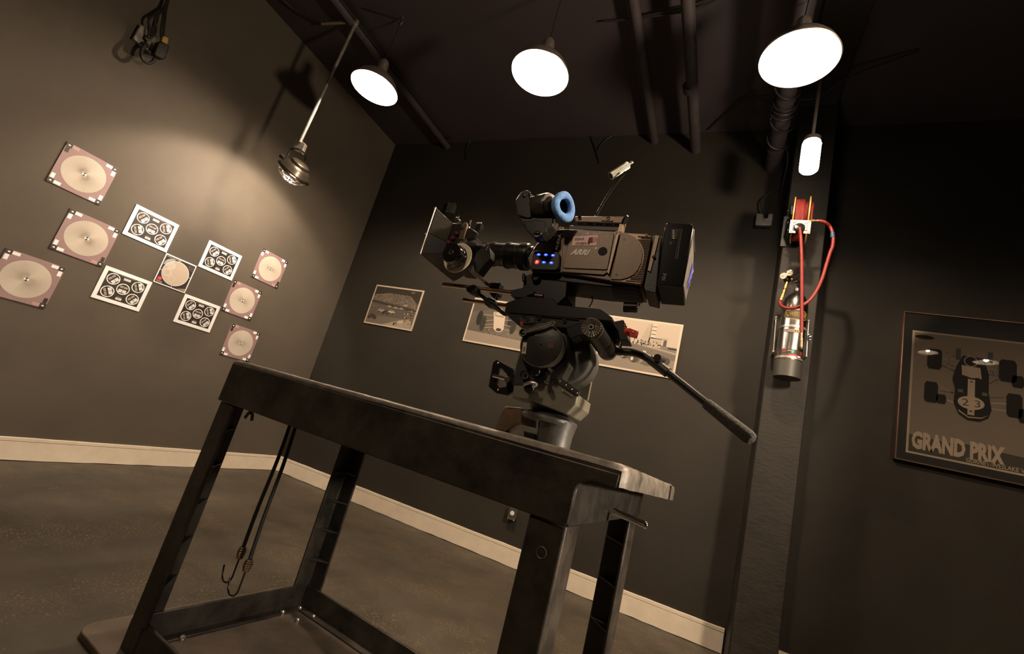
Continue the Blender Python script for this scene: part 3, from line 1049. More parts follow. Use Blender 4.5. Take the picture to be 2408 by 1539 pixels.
# ------------------------------------------------------------------ the framed poster
px0, pz0, pW, pH = onY(2124, 738).x, onY(2103, 1078).z, 0.690, 0.975
root = empty('racing_poster', (px0 + pW / 2, YB - 0.03, pz0), 'framed racing poster of a dark car number 23 on the right of the back wall', 'poster')
b = MB()
yF = YB - 0.030
f = 0.006
for lo, hi in (((px0 - f, yF - 0.004, pz0 - f), (px0, YB - 0.002, pz0 + pH + f)), ((px0 + pW, yF - 0.004, pz0 - f), (px0 + pW + f, YB - 0.002, pz0 + pH + f)),
               ((px0, yF - 0.004, pz0 - f), (px0 + pW, YB - 0.002, pz0)), ((px0, yF - 0.004, pz0 + pH), (px0 + pW, YB - 0.002, pz0 + pH + f))):
    b.box(lo, hi)
b.build('frame', mat('poster_frame', (0.22, 0.13, 0.09), 0.3, metal=0.6), root)
b = MB(); b.box((px0, yF + 0.004, pz0), (px0 + pW, YB - 0.003, pz0 + pH)); b.build('backing_mat', mat('poster_mat', (0.020, 0.018, 0.016), 0.5), root)
A = Art((px0, yF + 0.004, pz0), BU, BV, BN)
ix0, iz0, ix1, iz1 = 0.047, 0.048, 0.650, 0.855
A.rect(ix0, iz0, ix1, iz1, tone(0.80), 1)
A.rect(ix0 + 0.012, iz0 + 0.012, ix1 - 0.012, iz1 - 0.012, tone(0.40), 2)
A.poly([(ix0 + 0.012, iz0 + 0.012), (ix1 - 0.012, iz0 + 0.012), (ix1 - 0.012, 0.15), (0.30, 0.17), (0.28, 0.155), (ix0 + 0.012, 0.165)], tone(0.13), 3)
for i in range(120):
    xx, yy = random.uniform(ix0 + 0.02, ix1 - 0.02), random.uniform(0.17, iz1 - 0.02)
    A.rect(xx, yy, xx + 0.003, yy + 0.006, tone(0.30), 3)
A.disc(0.11, 0.815, 0.05, tone(0.03), 3, 32, ry=0.014)
# top view of a single seater: fat wheels, suspension, body with pale stripe and number roundel
dk = tone(0.02)


def wheel_top(cx_, cy_, w_, h_):
    k = 0.35
    A.poly([(cx_ - w_ / 2 + w_ * k * 0.4, cy_ - h_ / 2), (cx_ + w_ / 2 - w_ * k * 0.4, cy_ - h_ / 2), (cx_ + w_ / 2, cy_ - h_ / 2 + 0.02), (cx_ + w_ / 2, cy_ + h_ / 2 - 0.02),
            (cx_ + w_ / 2 - w_ * k * 0.4, cy_ + h_ / 2), (cx_ - w_ / 2 + w_ * k * 0.4, cy_ + h_ / 2), (cx_ - w_ / 2, cy_ + h_ / 2 - 0.02), (cx_ - w_ / 2, cy_ - h_ / 2 + 0.02)], dk, 6)


wheel_top(0.165, 0.675, 0.072, 0.135)
wheel_top(0.510, 0.660, 0.080, 0.140)
wheel_top(0.555, 0.600, 0.055, 0.075)
wheel_top(0.155, 0.455, 0.066, 0.135)
wheel_top(0.205, 0.420, 0.05, 0.06)
wheel_top(0.540, 0.450, 0.070, 0.145)
wheel_top(0.585, 0.395, 0.055, 0.085)
for (xa, ya, xb, yb, t) in ((0.20, 0.50, 0.30, 0.45, 0.3), (0.20, 0.43, 0.30, 0.40, 0.45), (0.20, 0.47, 0.30, 0.475, 0.12), (0.40, 0.44, 0.51, 0.455, 0.45), (0.40, 0.41, 0.51, 0.41, 0.4), (0.40, 0.47, 0.50, 0.49, 0.12),
                            (0.20, 0.70, 0.29, 0.64, 0.25), (0.20, 0.64, 0.29, 0.60, 0.06), (0.41, 0.64, 0.48, 0.70, 0.2), (0.41, 0.62, 0.48, 0.62, 0.12), (0.41, 0.55, 0.47, 0.60, 0.08), (0.20, 0.68, 0.28, 0.70, 0.3)):
    A.quad((xa + xb) / 2, (ya + yb) / 2, math.hypot(xb - xa, yb - ya), 0.006, math.atan2(yb - ya, xb - xa), tone(min(0.9, t * 1.8)), 5)
for xx in (0.268, 0.418):
    A.rect(xx, 0.69, xx + 0.024, 0.765, mat('poster_blue', (0.03, 0.05, 0.07), 0.5), 7)
for i in range(90):
    xx, yy = random.uniform(0.22, 0.47), random.uniform(0.62, 0.73)
    A.quad(xx, yy, random.uniform(0.006, 0.022), 0.003, random.uniform(0, 3), tone(random.choice((0.05, 0.25, 0.6))), 6)
A.poly([(0.30, 0.72), (0.40, 0.72), (0.425, 0.62), (0.425, 0.50), (0.440, 0.40), (0.425, 0.345), (0.385, 0.315), (0.33, 0.315), (0.29, 0.345), (0.265, 0.41), (0.270, 0.50), (0.255, 0.56), (0.27, 0.64)], dk, 7)
A.poly([(0.296, 0.66), (0.385, 0.655), (0.392, 0.585), (0.36, 0.578), (0.30, 0.595)], tone(0.7), 8)
A.ring(0.340, 0.69, 0.028, 0.034, tone(0.6), 9, 24)
A.disc(0.340, 0.69, 0.024, tone(0.02), 10, 24, ry=0.03)
A.poly([(0.300, 0.585), (0.345, 0.572), (0.385, 0.580), (0.380, 0.590), (0.345, 0.582), (0.305, 0.596)], tone(0.03), 10)
A.rect(0.328, 0.46, 0.362, 0.575, tone(0.75), 9)
A.rect(0.330, 0.350, 0.362, 0.390, tone(0.75), 9)
A.disc(0.345, 0.558, 0.006, dk, 10, 12, ry=0.004)
A.disc(0.345, 0.374, 0.008, dk, 10, 12, ry=0.004)
A.disc(0.345, 0.425, 0.062, tone(0.8), 10, 40, ry=0.041)
A.text('2 3', 0.303, 0.403, 0.085, 0.043, M['ink'], 11, fat=0.0)
A.poly([(0.285, 0.375), (0.335, 0.338), (0.395, 0.345), (0.425, 0.365), (0.395, 0.338), (0.335, 0.330), (0.29, 0.360)], tone(0.65), 10)
for xx in (0.283, 0.395):
    for k in range(3):
        A.quad(xx + 0.012, 0.485 + k * 0.007, 0.024, 0.003, 0.0, tone(0.65), 9)
A.text('GRAND PRIX', 0.072, 0.080, 0.430, 0.112, tone(0.78), 4, fat=0.055)
A.text('GURNEY-WESLAKE V-12', 0.330, 0.064, 0.290, 0.025, tone(0.78), 4, fat=0.015)
A.mb.build('print', None, root, fix=False)
gm = bpy.data.materials.new('picture_glass')
gm.use_nodes = True
nt = gm.node_tree
nt.nodes.clear()
o_ = nt.nodes.new('ShaderNodeOutputMaterial'); mx = nt.nodes.new('ShaderNodeMixShader'); fr = nt.nodes.new('ShaderNodeFresnel')
tr = nt.nodes.new('ShaderNodeBsdfTransparent'); gl = nt.nodes.new('ShaderNodeBsdfGlossy')
gl.inputs['Roughness'].default_value = 0.01
fr.inputs[0].default_value = 1.5
nt.links.new(fr.outputs[0], mx.inputs[0]); nt.links.new(tr.outputs[0], mx.inputs[1]); nt.links.new(gl.outputs[0], mx.inputs[2]); nt.links.new(mx.outputs[0], o_.inputs[0])
b = MB(); b.poly([(px0, yF, pz0), (px0 + pW, yF, pz0), (px0 + pW, yF, pz0 + pH), (px0, yF, pz0 + pH)]); b.build('glass_pane', gm, root, fix=False)
#@@PART2
# ------------------------------------------------------------------ workbench
BA = math.radians(-5.04)
bench = empty('steel_workbench', (-0.233, 0.976, 0), 'heavy dark steel workbench with angle-iron legs and a lower tray', 'workbench', rotz=BA)
BL, BD, BZ = 1.346, 0.690, 0.118       # length, depth, tray rim height


def rounded(x0, z0, x1, z1, y):
    return [Vector((x0, y, z0)), Vector((x1, y, z0)), Vector((x1, y, z1)), Vector((x0, y, z1))]


# top slab: worn bull-nosed edge lightened as if lit, right end overhangs and its far corner is worn down
b = MB()
NX = 40
OV = 0.098
ring = [(-BL, -0.004), (OV - 0.012, -0.004), (OV, 0.010), (OV, BD - 0.02), (OV - 0.02, BD), (-BL, BD)]


def top_z(x, y):
    k = max(0, min(1, (x + 0.25) / (OV + 0.25)))
    return 0.9705 - 0.024 * k * max(0, y) / BD


edge = []
for i in range(len(ring)):
    p, q = ring[i], ring[(i + 1) % len(ring)]
    n_ = max(2, int(math.hypot(q[0] - p[0], q[1] - p[1]) / 0.03))
    for j in range(n_):
        t = j / n_
        edge.append((p[0] + (q[0] - p[0]) * t, p[1] + (q[1] - p[1]) * t))
random.seed(11)
levels = [(-0.046, 0.0), (-0.014, 0.0), (-0.005, 0.003), (-0.001, 0.008), (0.0, 0.016)]
vs, fs = [], []
cx_, cy_ = -0.6, BD / 2
for dz, ins in levels:
    for (x, y) in edge:
        d = Vector((cx_ - x, cy_ - y))
        sx = 1 if x < -BL + 0.001 else (-1 if x > OV - 0.013 else 0)
        sy = 1 if y < 0.011 else (-1 if y > BD - 0.021 else 0)
        wob = random.uniform(-0.0009, 0.0009) if dz > -0.04 else random.uniform(-0.0006, 0.0006)
        vs.append(Vector((x + sx * ins, y + sy * ins, top_z(x, y) + dz + wob)))
N = len(edge)
for l in range(len(levels) - 1):
    for i in range(N):
        fs.append((l * N + i, l * N + (i + 1) % N, (l + 1) * N + (i + 1) % N, (l + 1) * N + i))
fs.append(tuple(range(N - 1, -1, -1)))
fs.append(tuple((len(levels) - 1) * N + i for i in range(N)))
dark = [f for f in fs if len(f) == 4 and max(f) < 2 * N and all(vs[k].y < 0.002 for k in f)]
b.add(vs, [f for f in fs if f not in dark], M['rim'])
b.add(vs, dark, M['steel'])  # front face in darker steel: its shade is put into the colour
b.box((OV - 0.001, BD - 0.125, 0.905), (OV + 0.003, BD - 0.115, 0.946), M['steel'])
b.build('worktop', None, bench, local=True, angle=50)


def apron(name, pts, ext):
    b = MB(); b.prism(pts, ext); b.build(name, M['steel'], bench, bevel=0.003, local=True)


# front and back skirts with the curved cut-out at the right end
def skirt(y, ext):
    fr = 0.032
    pts = [Vector((-BL, y, 0.82)), Vector((-0.01, y, 0.82)), Vector((0, y, 0.826))]
    for i in range(9):
        t = PI - PI / 2 * i / 8
        pts.append(Vector((fr + fr * math.cos(t), y, 0.922 - fr + fr * math.sin(t))))
    pts += [Vector((OV - 0.016, y, 0.922)), Vector((OV - 0.014, y, 0.950)), Vector((-BL, y, 0.957))]
    apron('apron', pts, ext)


skirt(-0.0055, (0, 0.010, 0))
skirt(BD - 0.008, (0, 0.010, 0))
apron('apron', [Vector((-0.009, 0.007, 0.82)), Vector((-0.009, BD - 0.008, 0.82)), Vector((-0.009, BD - 0.008, 0.922)), Vector((-0.009, 0.007, 0.922))], (0.008, 0, 0))
apron('apron', [Vector((-BL, 0.007, 0.82)), Vector((-BL, BD - 0.008, 0.82)), Vector((-BL, BD - 0.008, 0.924)), Vector((-BL, 0.007, 0.924))], (0.009, 0, 0))


def bench_leg(cx, cy, sx, sy):
    """angle-iron leg: corner at (cx,cy), plates reach sx/sy inwards; gussets tie the plates"""
    W_, T = 0.088, 0.012
    z0, z1 = 0.105, 0.8195
    b = MB()
    b.prism([Vector((cx, cy, z0)), Vector((cx + sx * W_, cy, z0)), Vector((cx + sx * W_, cy + sy * T, z0)), Vector((cx + sx * T, cy + sy * T, z0)), Vector((cx + sx * T, cy + sy * W_, z0)), Vector((cx, cy + sy * W_, z0))], (0, 0, z1 - z0))
    leg = b.build('leg', M['steel'], bench, bevel=0.012, seg=4, local=True)
    for z in (0.73, 0.605, 0.48, 0.355, 0.23):
        g = MB()
        g.prism([Vector((cx + sx * T, cy + sy * T, z)), Vector((cx + sx * (W_ - 0.004), cy + sy * T, z)), Vector((cx + sx * T, cy + sy * (W_ - 0.004), z))], (0, 0, 0.004))
        g.build('gusset', M['steel'], leg, local=True)


bench_leg(-BL + 0.004, 0.004, 1, 1)
bench_leg(-BL + 0.012, BD - 0.006, 1, -1)
bench_leg(-0.004, 0.004, -1, 1)
bench_leg(-0.004, BD - 0.006, -1, -1)
# weld ring on the near leg
b = MB()
c0 = Vector((-0.045, 0.0035, 0.755))
b.tube([c0 + Vector((0.011 * math.cos(t), 0, 0.011 * math.sin(t))) for t in [2 * PI * i / 20 for i in range(20)]], 0.0014, n=6, closed=True)
b.build('weld_ring', M['rim'], bench, local=True)
random.seed(5)
for (zx, zz) in ((-0.048, 0.51), (-0.052, 0.46), (-0.040, 0.43)):
    b = MB()
    p = Vector((zx, 0.0035, zz))
    pts = [p]
    for i in range(7):
        p = p + Vector((random.uniform(-0.008, 0.010), 0, random.uniform(-0.010, 0.004)))
        pts.append(p)
    b.tube(pts, 0.0010, n=5)
    b.build('weld_mark', M['rim'], bench, local=True)

# lower tray
b = MB()
t_ = 0.010
b.box((-BL, 0.012, 0.022), (0.0, BD - 0.012, 0.030))
b.build('tray_floor', M['tray'], bench, local=True)
for lo, hi, i0, i1 in (((-BL + 0.012, 0.010, 0.022), (-0.012, 0.022, BZ), None, None), ((-BL + 0.012, BD - 0.024, 0.022), (-0.012, BD - 0.012, BZ), None, None),
                       ((-BL + 0.010, 0.022, 0.022), (-BL + 0.022, BD - 0.024, BZ), None, None), ((-0.022, 0.022, 0.022), (-0.010, BD - 0.024, BZ), None, None)):
    b = MB(); b.box(lo, hi); b.build('tray_wall', M['steel'], bench, bevel=0.003, local=True)
b = MB()
b.box((-BL + 0.022, BD - 0.060, 0.030), (-0.022, BD - 0.024, 0.036))
b.box((-BL + 0.022, 0.022, 0.030), (-0.022, 0.058, 0.036))
b.box((-BL + 0.022, 0.058, 0.030), (-BL + 0.058, BD - 0.060, 0.036))
b.build('tray_flange', M['steel'], bench, local=True, bevel=0.001)
# tray corner posts below the legs
for x, y, sx, sy in ((-BL, 0.004, 1, 1), (-BL, BD - 0.004, 1, -1), (0, 0.004, -1, 1), (0, BD - 0.004, -1, -1)):
    b = MB()
    b.prism([Vector((x + sx * 0.004, y, 0.021)), Vector((x + sx * 0.075, y, 0.021)), Vector((x + sx * 0.075, y + sy * 0.010, 0.021)), Vector((x + sx * 0.014, y + sy * 0.010, 0.021)),
             Vector((x + sx * 0.014, y + sy * 0.075, 0.021)), Vector((x + sx * 0.004, y + sy * 0.075, 0.021))], (0, 0, 0.090))
    b.build('corner_post', M['steel'], bench, local=True, bevel=0.003)
for (x, y) in ((-BL + 0.05, BD - 0.05), (-BL + 0.135, BD - 0.045), (-BL + 0.05, BD - 0.135), (-BL + 0.13, BD - 0.12), (-BL + 0.06, 0.16), (-BL + 0.22, 0.05), (-BL + 0.13, 0.06)):
    b = MB(); b.lathe([(0.010, 0), (0.010, 0.004), (0.006, 0.008), (0.001, 0.009)], (x, y, 0.036), (0, 0, 1), n=12)
    b.cyl((x, y, 0.030), (x, y, 0.036), 0.011)
    b.build('bolt', M['bolt'], bench, local=True)
# thick base plate under the tray with rounded corners
b = MB()
x0, x1, y0, y1, r = -BL - 0.185, 0.10, -0.050, BD + 0.06, 0.06
pts = []
for (cx, cy, a0) in ((x1 - r, y0 + r, -PI / 2), (x1 - r, y1 - r, 0), (x0 + r, y1 - r, PI / 2), (x0 + r, y0 + r, PI)):
    for i in range(9):
        t = a0 + PI / 2 * i / 8
        pts.append(Vector((cx + r * math.cos(t), cy + r * math.sin(t), 0.0)))
b.prism(pts, (0, 0, 0.021))
b.build('base_plate', mat('base_plate_steel', (0.16, 0.125, 0.095), 0.5, metal=0.2, noise=0.25, nscale=7), bench, bevel=0.003, local=True)
# grab bar on the right end, wing nut under the front skirt
b = MB()
b.tube([Vector((-0.004, 0.30, 0.850)), Vector((0.05, 0.295, 0.846)), Vector((0.095, 0.29, 0.842))], 0.009, n=14)
b.sphere((0.095, 0.29, 0.842), 0.0095)
b.build('grab_bar', M['chrome'], bench, local=True)
b = MB()
wc = Vector((-BL + 0.155, 0.03, 0.812))
b.cyl(wc + Vector((0, 0, 0.008)), wc - Vector((0, 0, 0.006)), 0.008)
for s in (-1, 1):
    b.prism([wc + Vector((s * 0.004, -0.002, -0.002)), wc + Vector((s * 0.016, -0.002, 0.0)), wc + Vector((s * 0.026, -0.002, -0.022)), wc + Vector((s * 0.015, -0.002, -0.026))], (0, 0.005, 0))
b.build('wing_nut', mat('wing_nut_paint', (0.10, 0.10, 0.075), 0.4, metal=0.5), bench, local=True, bevel=0.001)


# ------------------------------------------------------------------ bungee cords hanging under the bench
def bungee(top, bot, hookdir, label):
    top, bot = Vector(top), Vector(bot)
    root = empty('bungee_cord', bot, label, 'bungee cord', 'black bungee cords under the bench')
    d = bot - top
    b = MB()
    b.tube([top, top + d * 0.3 + Vector((0.004, 0, 0)), top + d * 0.7 + Vector((-0.002, 0, 0)), bot], 0.0065, smooth=6, n=10)
    b.build('cord', M['cable'], root)
    b = MB()
    for i in range(6):
        r = 0.013 - abs(i - 2.2) * 0.0016
        c = bot - Vector((0, 0, 0.004 + i * 0.0065))
        b.tube([c + Vector((r * math.cos(t), r * math.sin(t), 0)) for t in [2 * PI * k / 20 for k in range(20)]], 0.0030, n=6, closed=True)
    b.build('coil', mat('bungee_coil', (0.20, 0.14, 0.09), 0.35, metal=0.7), root)
    b = MB()
    h = bot - Vector((0, 0, 0.035))
    pts = [h, h + Vector((0, 0, -0.045)), h + Vector((0, 0, -0.065))]
    R = 0.026
    for i in range(1, 8):
        t = PI * i / 7
        pts.append(h + Vector((0, 0, -0.065)) + Vector((hookdir * (R - R * math.cos(t)), 0, -R * math.sin(t))))
    pts.append(pts[-1] + Vector((hookdir * 0.006, 0, 0.020)))
    b.tube(pts, 0.0028, n=8)
    b.build('hook', M['black'], root)


YH = 1.27
bungee(onY(682, 1000, YH), onY(573, 1286, YH), -1, 'left of the two black bungee cords hanging under the bench, its hook higher')
bungee(onY(695, 1004, YH), onY(588, 1315, YH - 0.01), -1, 'right of the two black bungee cords hanging under the bench, its hook lower')


# ------------------------------------------------------------------ hi-hat on the bench
def Q3(u, v, Y):
    return onY(1130 + u * 0.26, 660 + v * 0.26, Y)


hcx, hcy, hz = -0.40, 1.215, 0.9705
hat = empty('high_hat_mount', (hcx, hcy, hz), 'grey cast high hat mount standing on the steel bench', 'camera support')
b = MB()
tz = 1.050
b = MB()
b.lathe([(0.050, -0.022), (0.074, -0.018), (0.079, -0.010), (0.078, -0.003), (0.066, 0.003), (0.052, 0.008), (0.048, 0.012)], (-0.402, 1.203, tz - 0.008), (0, 0, 1), n=56)
b.build('bowl_ring', M['hat'], hat)
b = MB()
b.lathe([(0.047, 0.0), (0.048, 0.03), (0.054, 0.064), (0.040, 0.066)], (-0.374, 1.195, hz + 0.001), (0, 0, 1), n=48)
b.build('leg_socket', M['hat'], hat)
b = MB()
pl = [Q3(220, 1140, 1.19), Q3(360, 1150, 1.19), Q3(470, 1190, 1.19), Q3(470, 1330, 1.19), Q3(330, 1300, 1.19), Q3(285, 1330, 1.19), Q3(215, 1400, 1.19), Q3(150, 1480, 1.19), Q3(100, 1470, 1.19), Q3(120, 1370, 1.19), Q3(190, 1180, 1.19)]
pl = [Vector((p.x, p.y, max(p.z, 0.9715))) for p in pl]
b.prism(pl, (0, 0.035, 0))
b.build('left_leg', M['hatb'], hat, bevel=0.004)
b = MB()
b.prism([Q3(390, 1360, 1.16), Q3(480, 1385, 1.16), Q3(500, 1440, 1.16), Q3(390, 1410, 1.16)], (0, 0.03, 0))
b.build('clamp_block', M['black'], hat, bevel=0.002)
b = MB()
b.cyl((hcx + 0.005, hcy + 0.075, hz + 0.0005), (hcx, hcy + 0.06, tz - 0.03), 0.030, 0.024)
b.build('rear_leg', M['hat'], hat)

# ------------------------------------------------------------------ fluid head
head = empty('fluid_head', (hcx, hcy, 1.058), 'black and olive fluid tripod head with a round drum and a long pan handle', 'tripod head')
b = MB()
b.lathe([(0.052, 0.0), (0.058, 0.008), (0.060, 0.022), (0.055, 0.030)], (hcx - 0.010, hcy, 1.052), (0, 0, 1), n=40)
b.build('levelling_ball', M['headd'], head)
YA = 1.115
b = MB()
b.prism([onY(*p, YA) for p in ((1203, 936), (1247, 942), (1332, 975), (1354, 954), (1360, 929), (1312, 900), (1243, 898), (1208, 903))], (0, 0.150, 0))
b.build('base_housing', M['headg'], head, bevel=0.004)
b = MB()
b.prism([Q3(716, 872, YA - 0.006), Q3(893, 1000, YA - 0.006), Q3(880, 1045, YA - 0.006), Q3(700, 930, YA - 0.006)], (0, 0.01, 0))
b.build('rivet_strip', M['headd'], head)
for (u, v) in ((718, 912), (773, 948), (826, 985), (873, 1020)):
    b = MB(); b.sphere(Q3(u, v, YA - 0.007), 0.0022, n=10, k=6); b.build('rivet', M['bolt'], head)
b = MB()
b.prism([Q3(740, 980, YA - 0.003), Q3(832, 1035, YA - 0.003), Q3(826, 1055, YA - 0.003), Q3(734, 1000, YA - 0.003)], (0, -0.001, 0), tone(0.4))
b.prism([Q3(752, 992, YA - 0.005), Q3(822, 1034, YA - 0.005), Q3(818, 1046, YA - 0.005), Q3(748, 1004, YA - 0.005)], (0, -0.0006, 0), M['headg'])
b.build('name_plate', None, head)
# far housing barrel
hc2 = onY(1322, 835, 1.15)
b = MB()
b.lathe([(0.070, 0.0), (0.078, 0.004), (0.078, 0.112), (0.072, 0.118), (0.02, 0.12)], hc2, (0, 1, 0), n=56)
b.build('tilt_housing', mat('housing_blue_grey', (0.13, 0.135, 0.128), 0.45, metal=0.4, noise=0.25, nscale=10), head)
b = MB()
b.prism([onY(*p, 1.11) for p in ((1206, 905), (1213, 860), (1222, 830), (1330, 830), (1340, 860), (1316, 905))], (0, 0.08, 0))
b.build('trunk', M['headd'], head, bevel=0.003)
b = MB()
b.prism([onY(*p, 1.26) for p in ((1392, 850), (1397, 868), (1382, 943), (1360, 943), (1362, 920), (1372, 860))], (0, 0.012, 0))
b.build('rear_plate', M['headg'], head, bevel=0.002)
# near drum
dc = onY(1272, 811, 1.070)
b = MB()
b.lathe([(0.002, 0.0), (0.055, 0.0), (0.0575, 0.0015)], dc, (0, 1, 0), M['headd'], n=64, cap=False)
b.lathe([(0.0575, 0.0015), (0.060, 0.004), (0.060, 0.026), (0.058, 0.030)], dc, (0, 1, 0), M['headg'], n=64, cap=False)  # side ring in lighter olive, standing in for light falling on it
b.lathe([(0.058, 0.030), (0.066, 0.031), (0.070, 0.034), (0.070, 0.060), (0.060, 0.062)], dc, (0, 1, 0), M['black'], n=64, cap=True)
b.build('tilt_drum', None, head, fix=False)
b = MB()
b.text('oconnor', Q3(488, 505, 1.0695), (Q3(690, 527, 1.0695) - Q3(488, 505, 1.0695)).normalized(), (0, 0, 1), (0, -1, 0), 0.052, 0.0075, mat('dim_lettering', (0.16, 0.14, 0.115), 0.5), fat=0.03)
b.build('lettering', None, head, fix=False)
b = MB()
b.prism([Q3(386, 560, 1.0697), Q3(420, 562, 1.0697), Q3(408, 665, 1.0697), Q3(372, 660, 1.0697)], (0, -0.0004, 0), M['cream'])
b.prism([Q3(392, 600, 1.0690), Q3(404, 600, 1.0690), Q3(398, 640, 1.0690), Q3(386, 640, 1.0690)], (0, -0.0004, 0), tone(0.15))
b.build('worn_sticker', None, head)
b = MB()
b.prism([Q3(600, 570, 1.0697), Q3(660, 570, 1.0697), Q3(660, 610, 1.0697), Q3(612, 612, 1.0697)], (0, -0.0004, 0), mat('faded_red', (0.13, 0.05, 0.04), 0.6))
b.build('faded_badge', None, head)
b = MB()
kc = Q3(385, 470, 1.06)
b.lathe([(0.011, 0), (0.012, -0.008), (0.009, -0.010), (0.008, -0.006), (0.003, -0.006)], kc + Vector((0, 0.008, 0)), (0, 1, 0), M['black'], n=24)
b.lathe([(0.0085, -0.0105), (0.0105, -0.0105), (0.0105, -0.0085)], kc + Vector((0, 0.008, 0)), (0, 1, 0), M['bolt'], n=24, cap=False)
b.tube([kc, Q3(560, 412, 1.058), Q3(650, 375, 1.058)], 0.0042, M['bolt'], n=10)
b.tube([Q3(650, 375, 1.058), Q3(675, 400, 1.060)], 0.006, M['bolt'], n=10)
b.build('brake_lever', None, head, fix=False)
for (u, v, r, d, m1) in ((405, 860, 0.0105, 0.014, M['black']), (520, 838, 0.0135, 0.024, M['blackg']), (460, 985, 0.014, 0.018, M['black'])):
    c = Q3(u, v, 1.10)
    b = MB(); b.lathe([(r, 0), (r, -d), (r * 0.9, -d - 0.002), (0.001, -d - 0.002)], c, (0, 1, 0), n=28)
    b.build('adjustment_knob', m1, head)
c = Q3(405, 860, 1.0845)
b = MB()
for i in range(14):
    t = 2 * PI * i / 14
    b.cyl(c + Vector((0.0075 * math.cos(t), -0.001, 0.0075 * math.sin(t))), c + Vector((0.0075 * math.cos(t), 0.001, 0.0075 * math.sin(t))), 0.0007, n=6)
b.build('dial_dots', M['logo'], head)
b = MB(); b.tube([Q3(390, 945, 1.075), Q3(450, 925, 1.073), Q3(505, 940, 1.075), Q3(470, 965, 1.075)], 0.0042, n=10, smooth=4); b.build('bubble_lever', M['galv'], head)
b = MB()
b.prism([Q3(590, 790, 1.085), Q3(625, 790, 1.085), Q3(600, 930, 1.085), Q3(572, 925, 1.085)], (0, 0.02, 0))
b.build('drag_clamp', M['black'], head, bevel=0.001)
for (u, v) in ((645, 822), (615, 935)):
    b = MB(); b.cyl(Q3(u, v, 1.095), Q3(u, v, 1.078), 0.0068, 0.0062); b.cyl(Q3(u - 28, v - 20, 1.085), Q3(u, v, 1.078), 0.004); b.build('clamp_bolt', M['chrome'], head)
# left bracket with a pin
b = MB()
o_ = [Q3(u, v, 1.15) for u, v in ((150, 715), (290, 800), (300, 1000), (235, 1040), (140, 1020), (72, 960), (112, 740))]
i_ = [Q3(u, v, 1.15) for u, v in ((185, 790), (240, 850), (232, 960), (195, 968), (165, 965), (140, 930), (155, 800))]
n = 7
vs = o_ + i_ + [p + Vector((0, 0.016, 0)) for p in o_ + i_]
fs = []
for k in range(n):
    j = (k + 1) % n
    fs += [(k, j, n + j, n + k), (2 * n + k, 3 * n + k, 3 * n + j, 2 * n + j), (k, 2 * n + k, 2 * n + j, j), (n + k, n + j, 3 * n + j, 3 * n + k)]
b.add(vs, fs)
b.prism([Q3(270, 860, 1.145), Q3(330, 850, 1.145), Q3(330, 960, 1.145), Q3(270, 990, 1.145)], (0, 0.03, 0))
b.build('side_bracket', M['black'], head, bevel=0.0015)
b = MB(); b.cyl(Q3(118, 862, 1.14), Q3(235, 892, 1.13), 0.0052); b.build('pin', M['chrome'], head)
b = MB(); b.cyl(Q3(240, 895, 1.14), Q3(240, 897, 1.115), 0.0085, 0.008); b.build('pin_cap', M['bolt'], head)
for (u, v) in ((160, 750), (160, 990)):
    b = MB(); b.sphere(Q3(u, v, 1.147), 0.0036, n=10, k=6); b.build('screw', M['bolt'], head)

# platform and dovetail
YP = 1.085
b = MB()
b.prism([onY(*p, YP) for p in ((1186, 737), (1330, 748), (1405, 754), (1405, 772), (1330, 772), (1218, 764))], (0, 0.150, 0))
b.prism([onY(*p, 1.172) for p in ((1395, 752), (1440, 757), (1466, 752), (1479, 801), (1442, 799), (1392, 776))], (0, 0.063, 0))
b.build('top_platform', M['bdark'], head, bevel=0.002)
b = MB()
b.prism([onY(*p, YP - 0.004) for p in ((1258, 739), (1361, 750), (1361, 753), (1258, 743))], (0, 0.006, 0))
b.build('slide_rail', M['chrome'], head)
b = MB()
b.prism([onY(*p, YP - 0.003) for p in ((1220, 745), (1258, 748), (1258, 760), (1222, 762))], (0, 0.005, 0), M['headd'])
b.build('side_clamp', None, head, bevel=0.001)
for (u, v) in ((400, 332), (430, 360), (530, 342), (760, 368)):
    b = MB(); b.lathe([(0.006, 0), (0.006, -0.004), (0.003, -0.004), (0.001, -0.002)], Q3(u, v, YP), (0, 1, 0), n=16); b.build('screw', M['black'], head)
b = MB(); b.prism([Q3(362, 372, YP - 0.006), Q3(384, 374, YP - 0.006), Q3(380, 402, YP - 0.006), Q3(358, 400, YP - 0.006)], (0, 0.01, 0)); b.build('red_catch', M['red'], head)
b = MB()
b.prism([Q3(1290, 440, 1.14), Q3(1345, 428, 1.14), Q3(1424, 458, 1.14), Q3(1405, 522, 1.14), Q3(1345, 505, 1.14), Q3(1310, 490, 1.14)], (0, 0.006, 0))
rl_ = b.build('release_lever', M['red'], head, bevel=0.0015)
b = MB(); b.sphere(Q3(1375, 467, 1.138), 0.0022, n=10, k=6); b.build('rivet', M['bolt'], rl_)
b = MB(); b.prism([Q3(1425, 455, 1.141), Q3(1428, 462, 1.141), Q3(1412, 522, 1.141), Q3(1406, 520, 1.141)], (0, 0.006, 0)); b.build('worn_edge', M['chrome'], rl_)
b = MB(); b.sphere(Q3(1305, 412, 1.12), 0.006, n=14, k=8); b.build('copper_button', mat('copper', (0.6, 0.26, 0.16), 0.25, metal=1), head)
b = MB(); b.cyl(Q3(1276, 550, 1.13), Q3(1262, 608, 1.13), 0.004); b.build('lever_pin', M['chrome'], head)

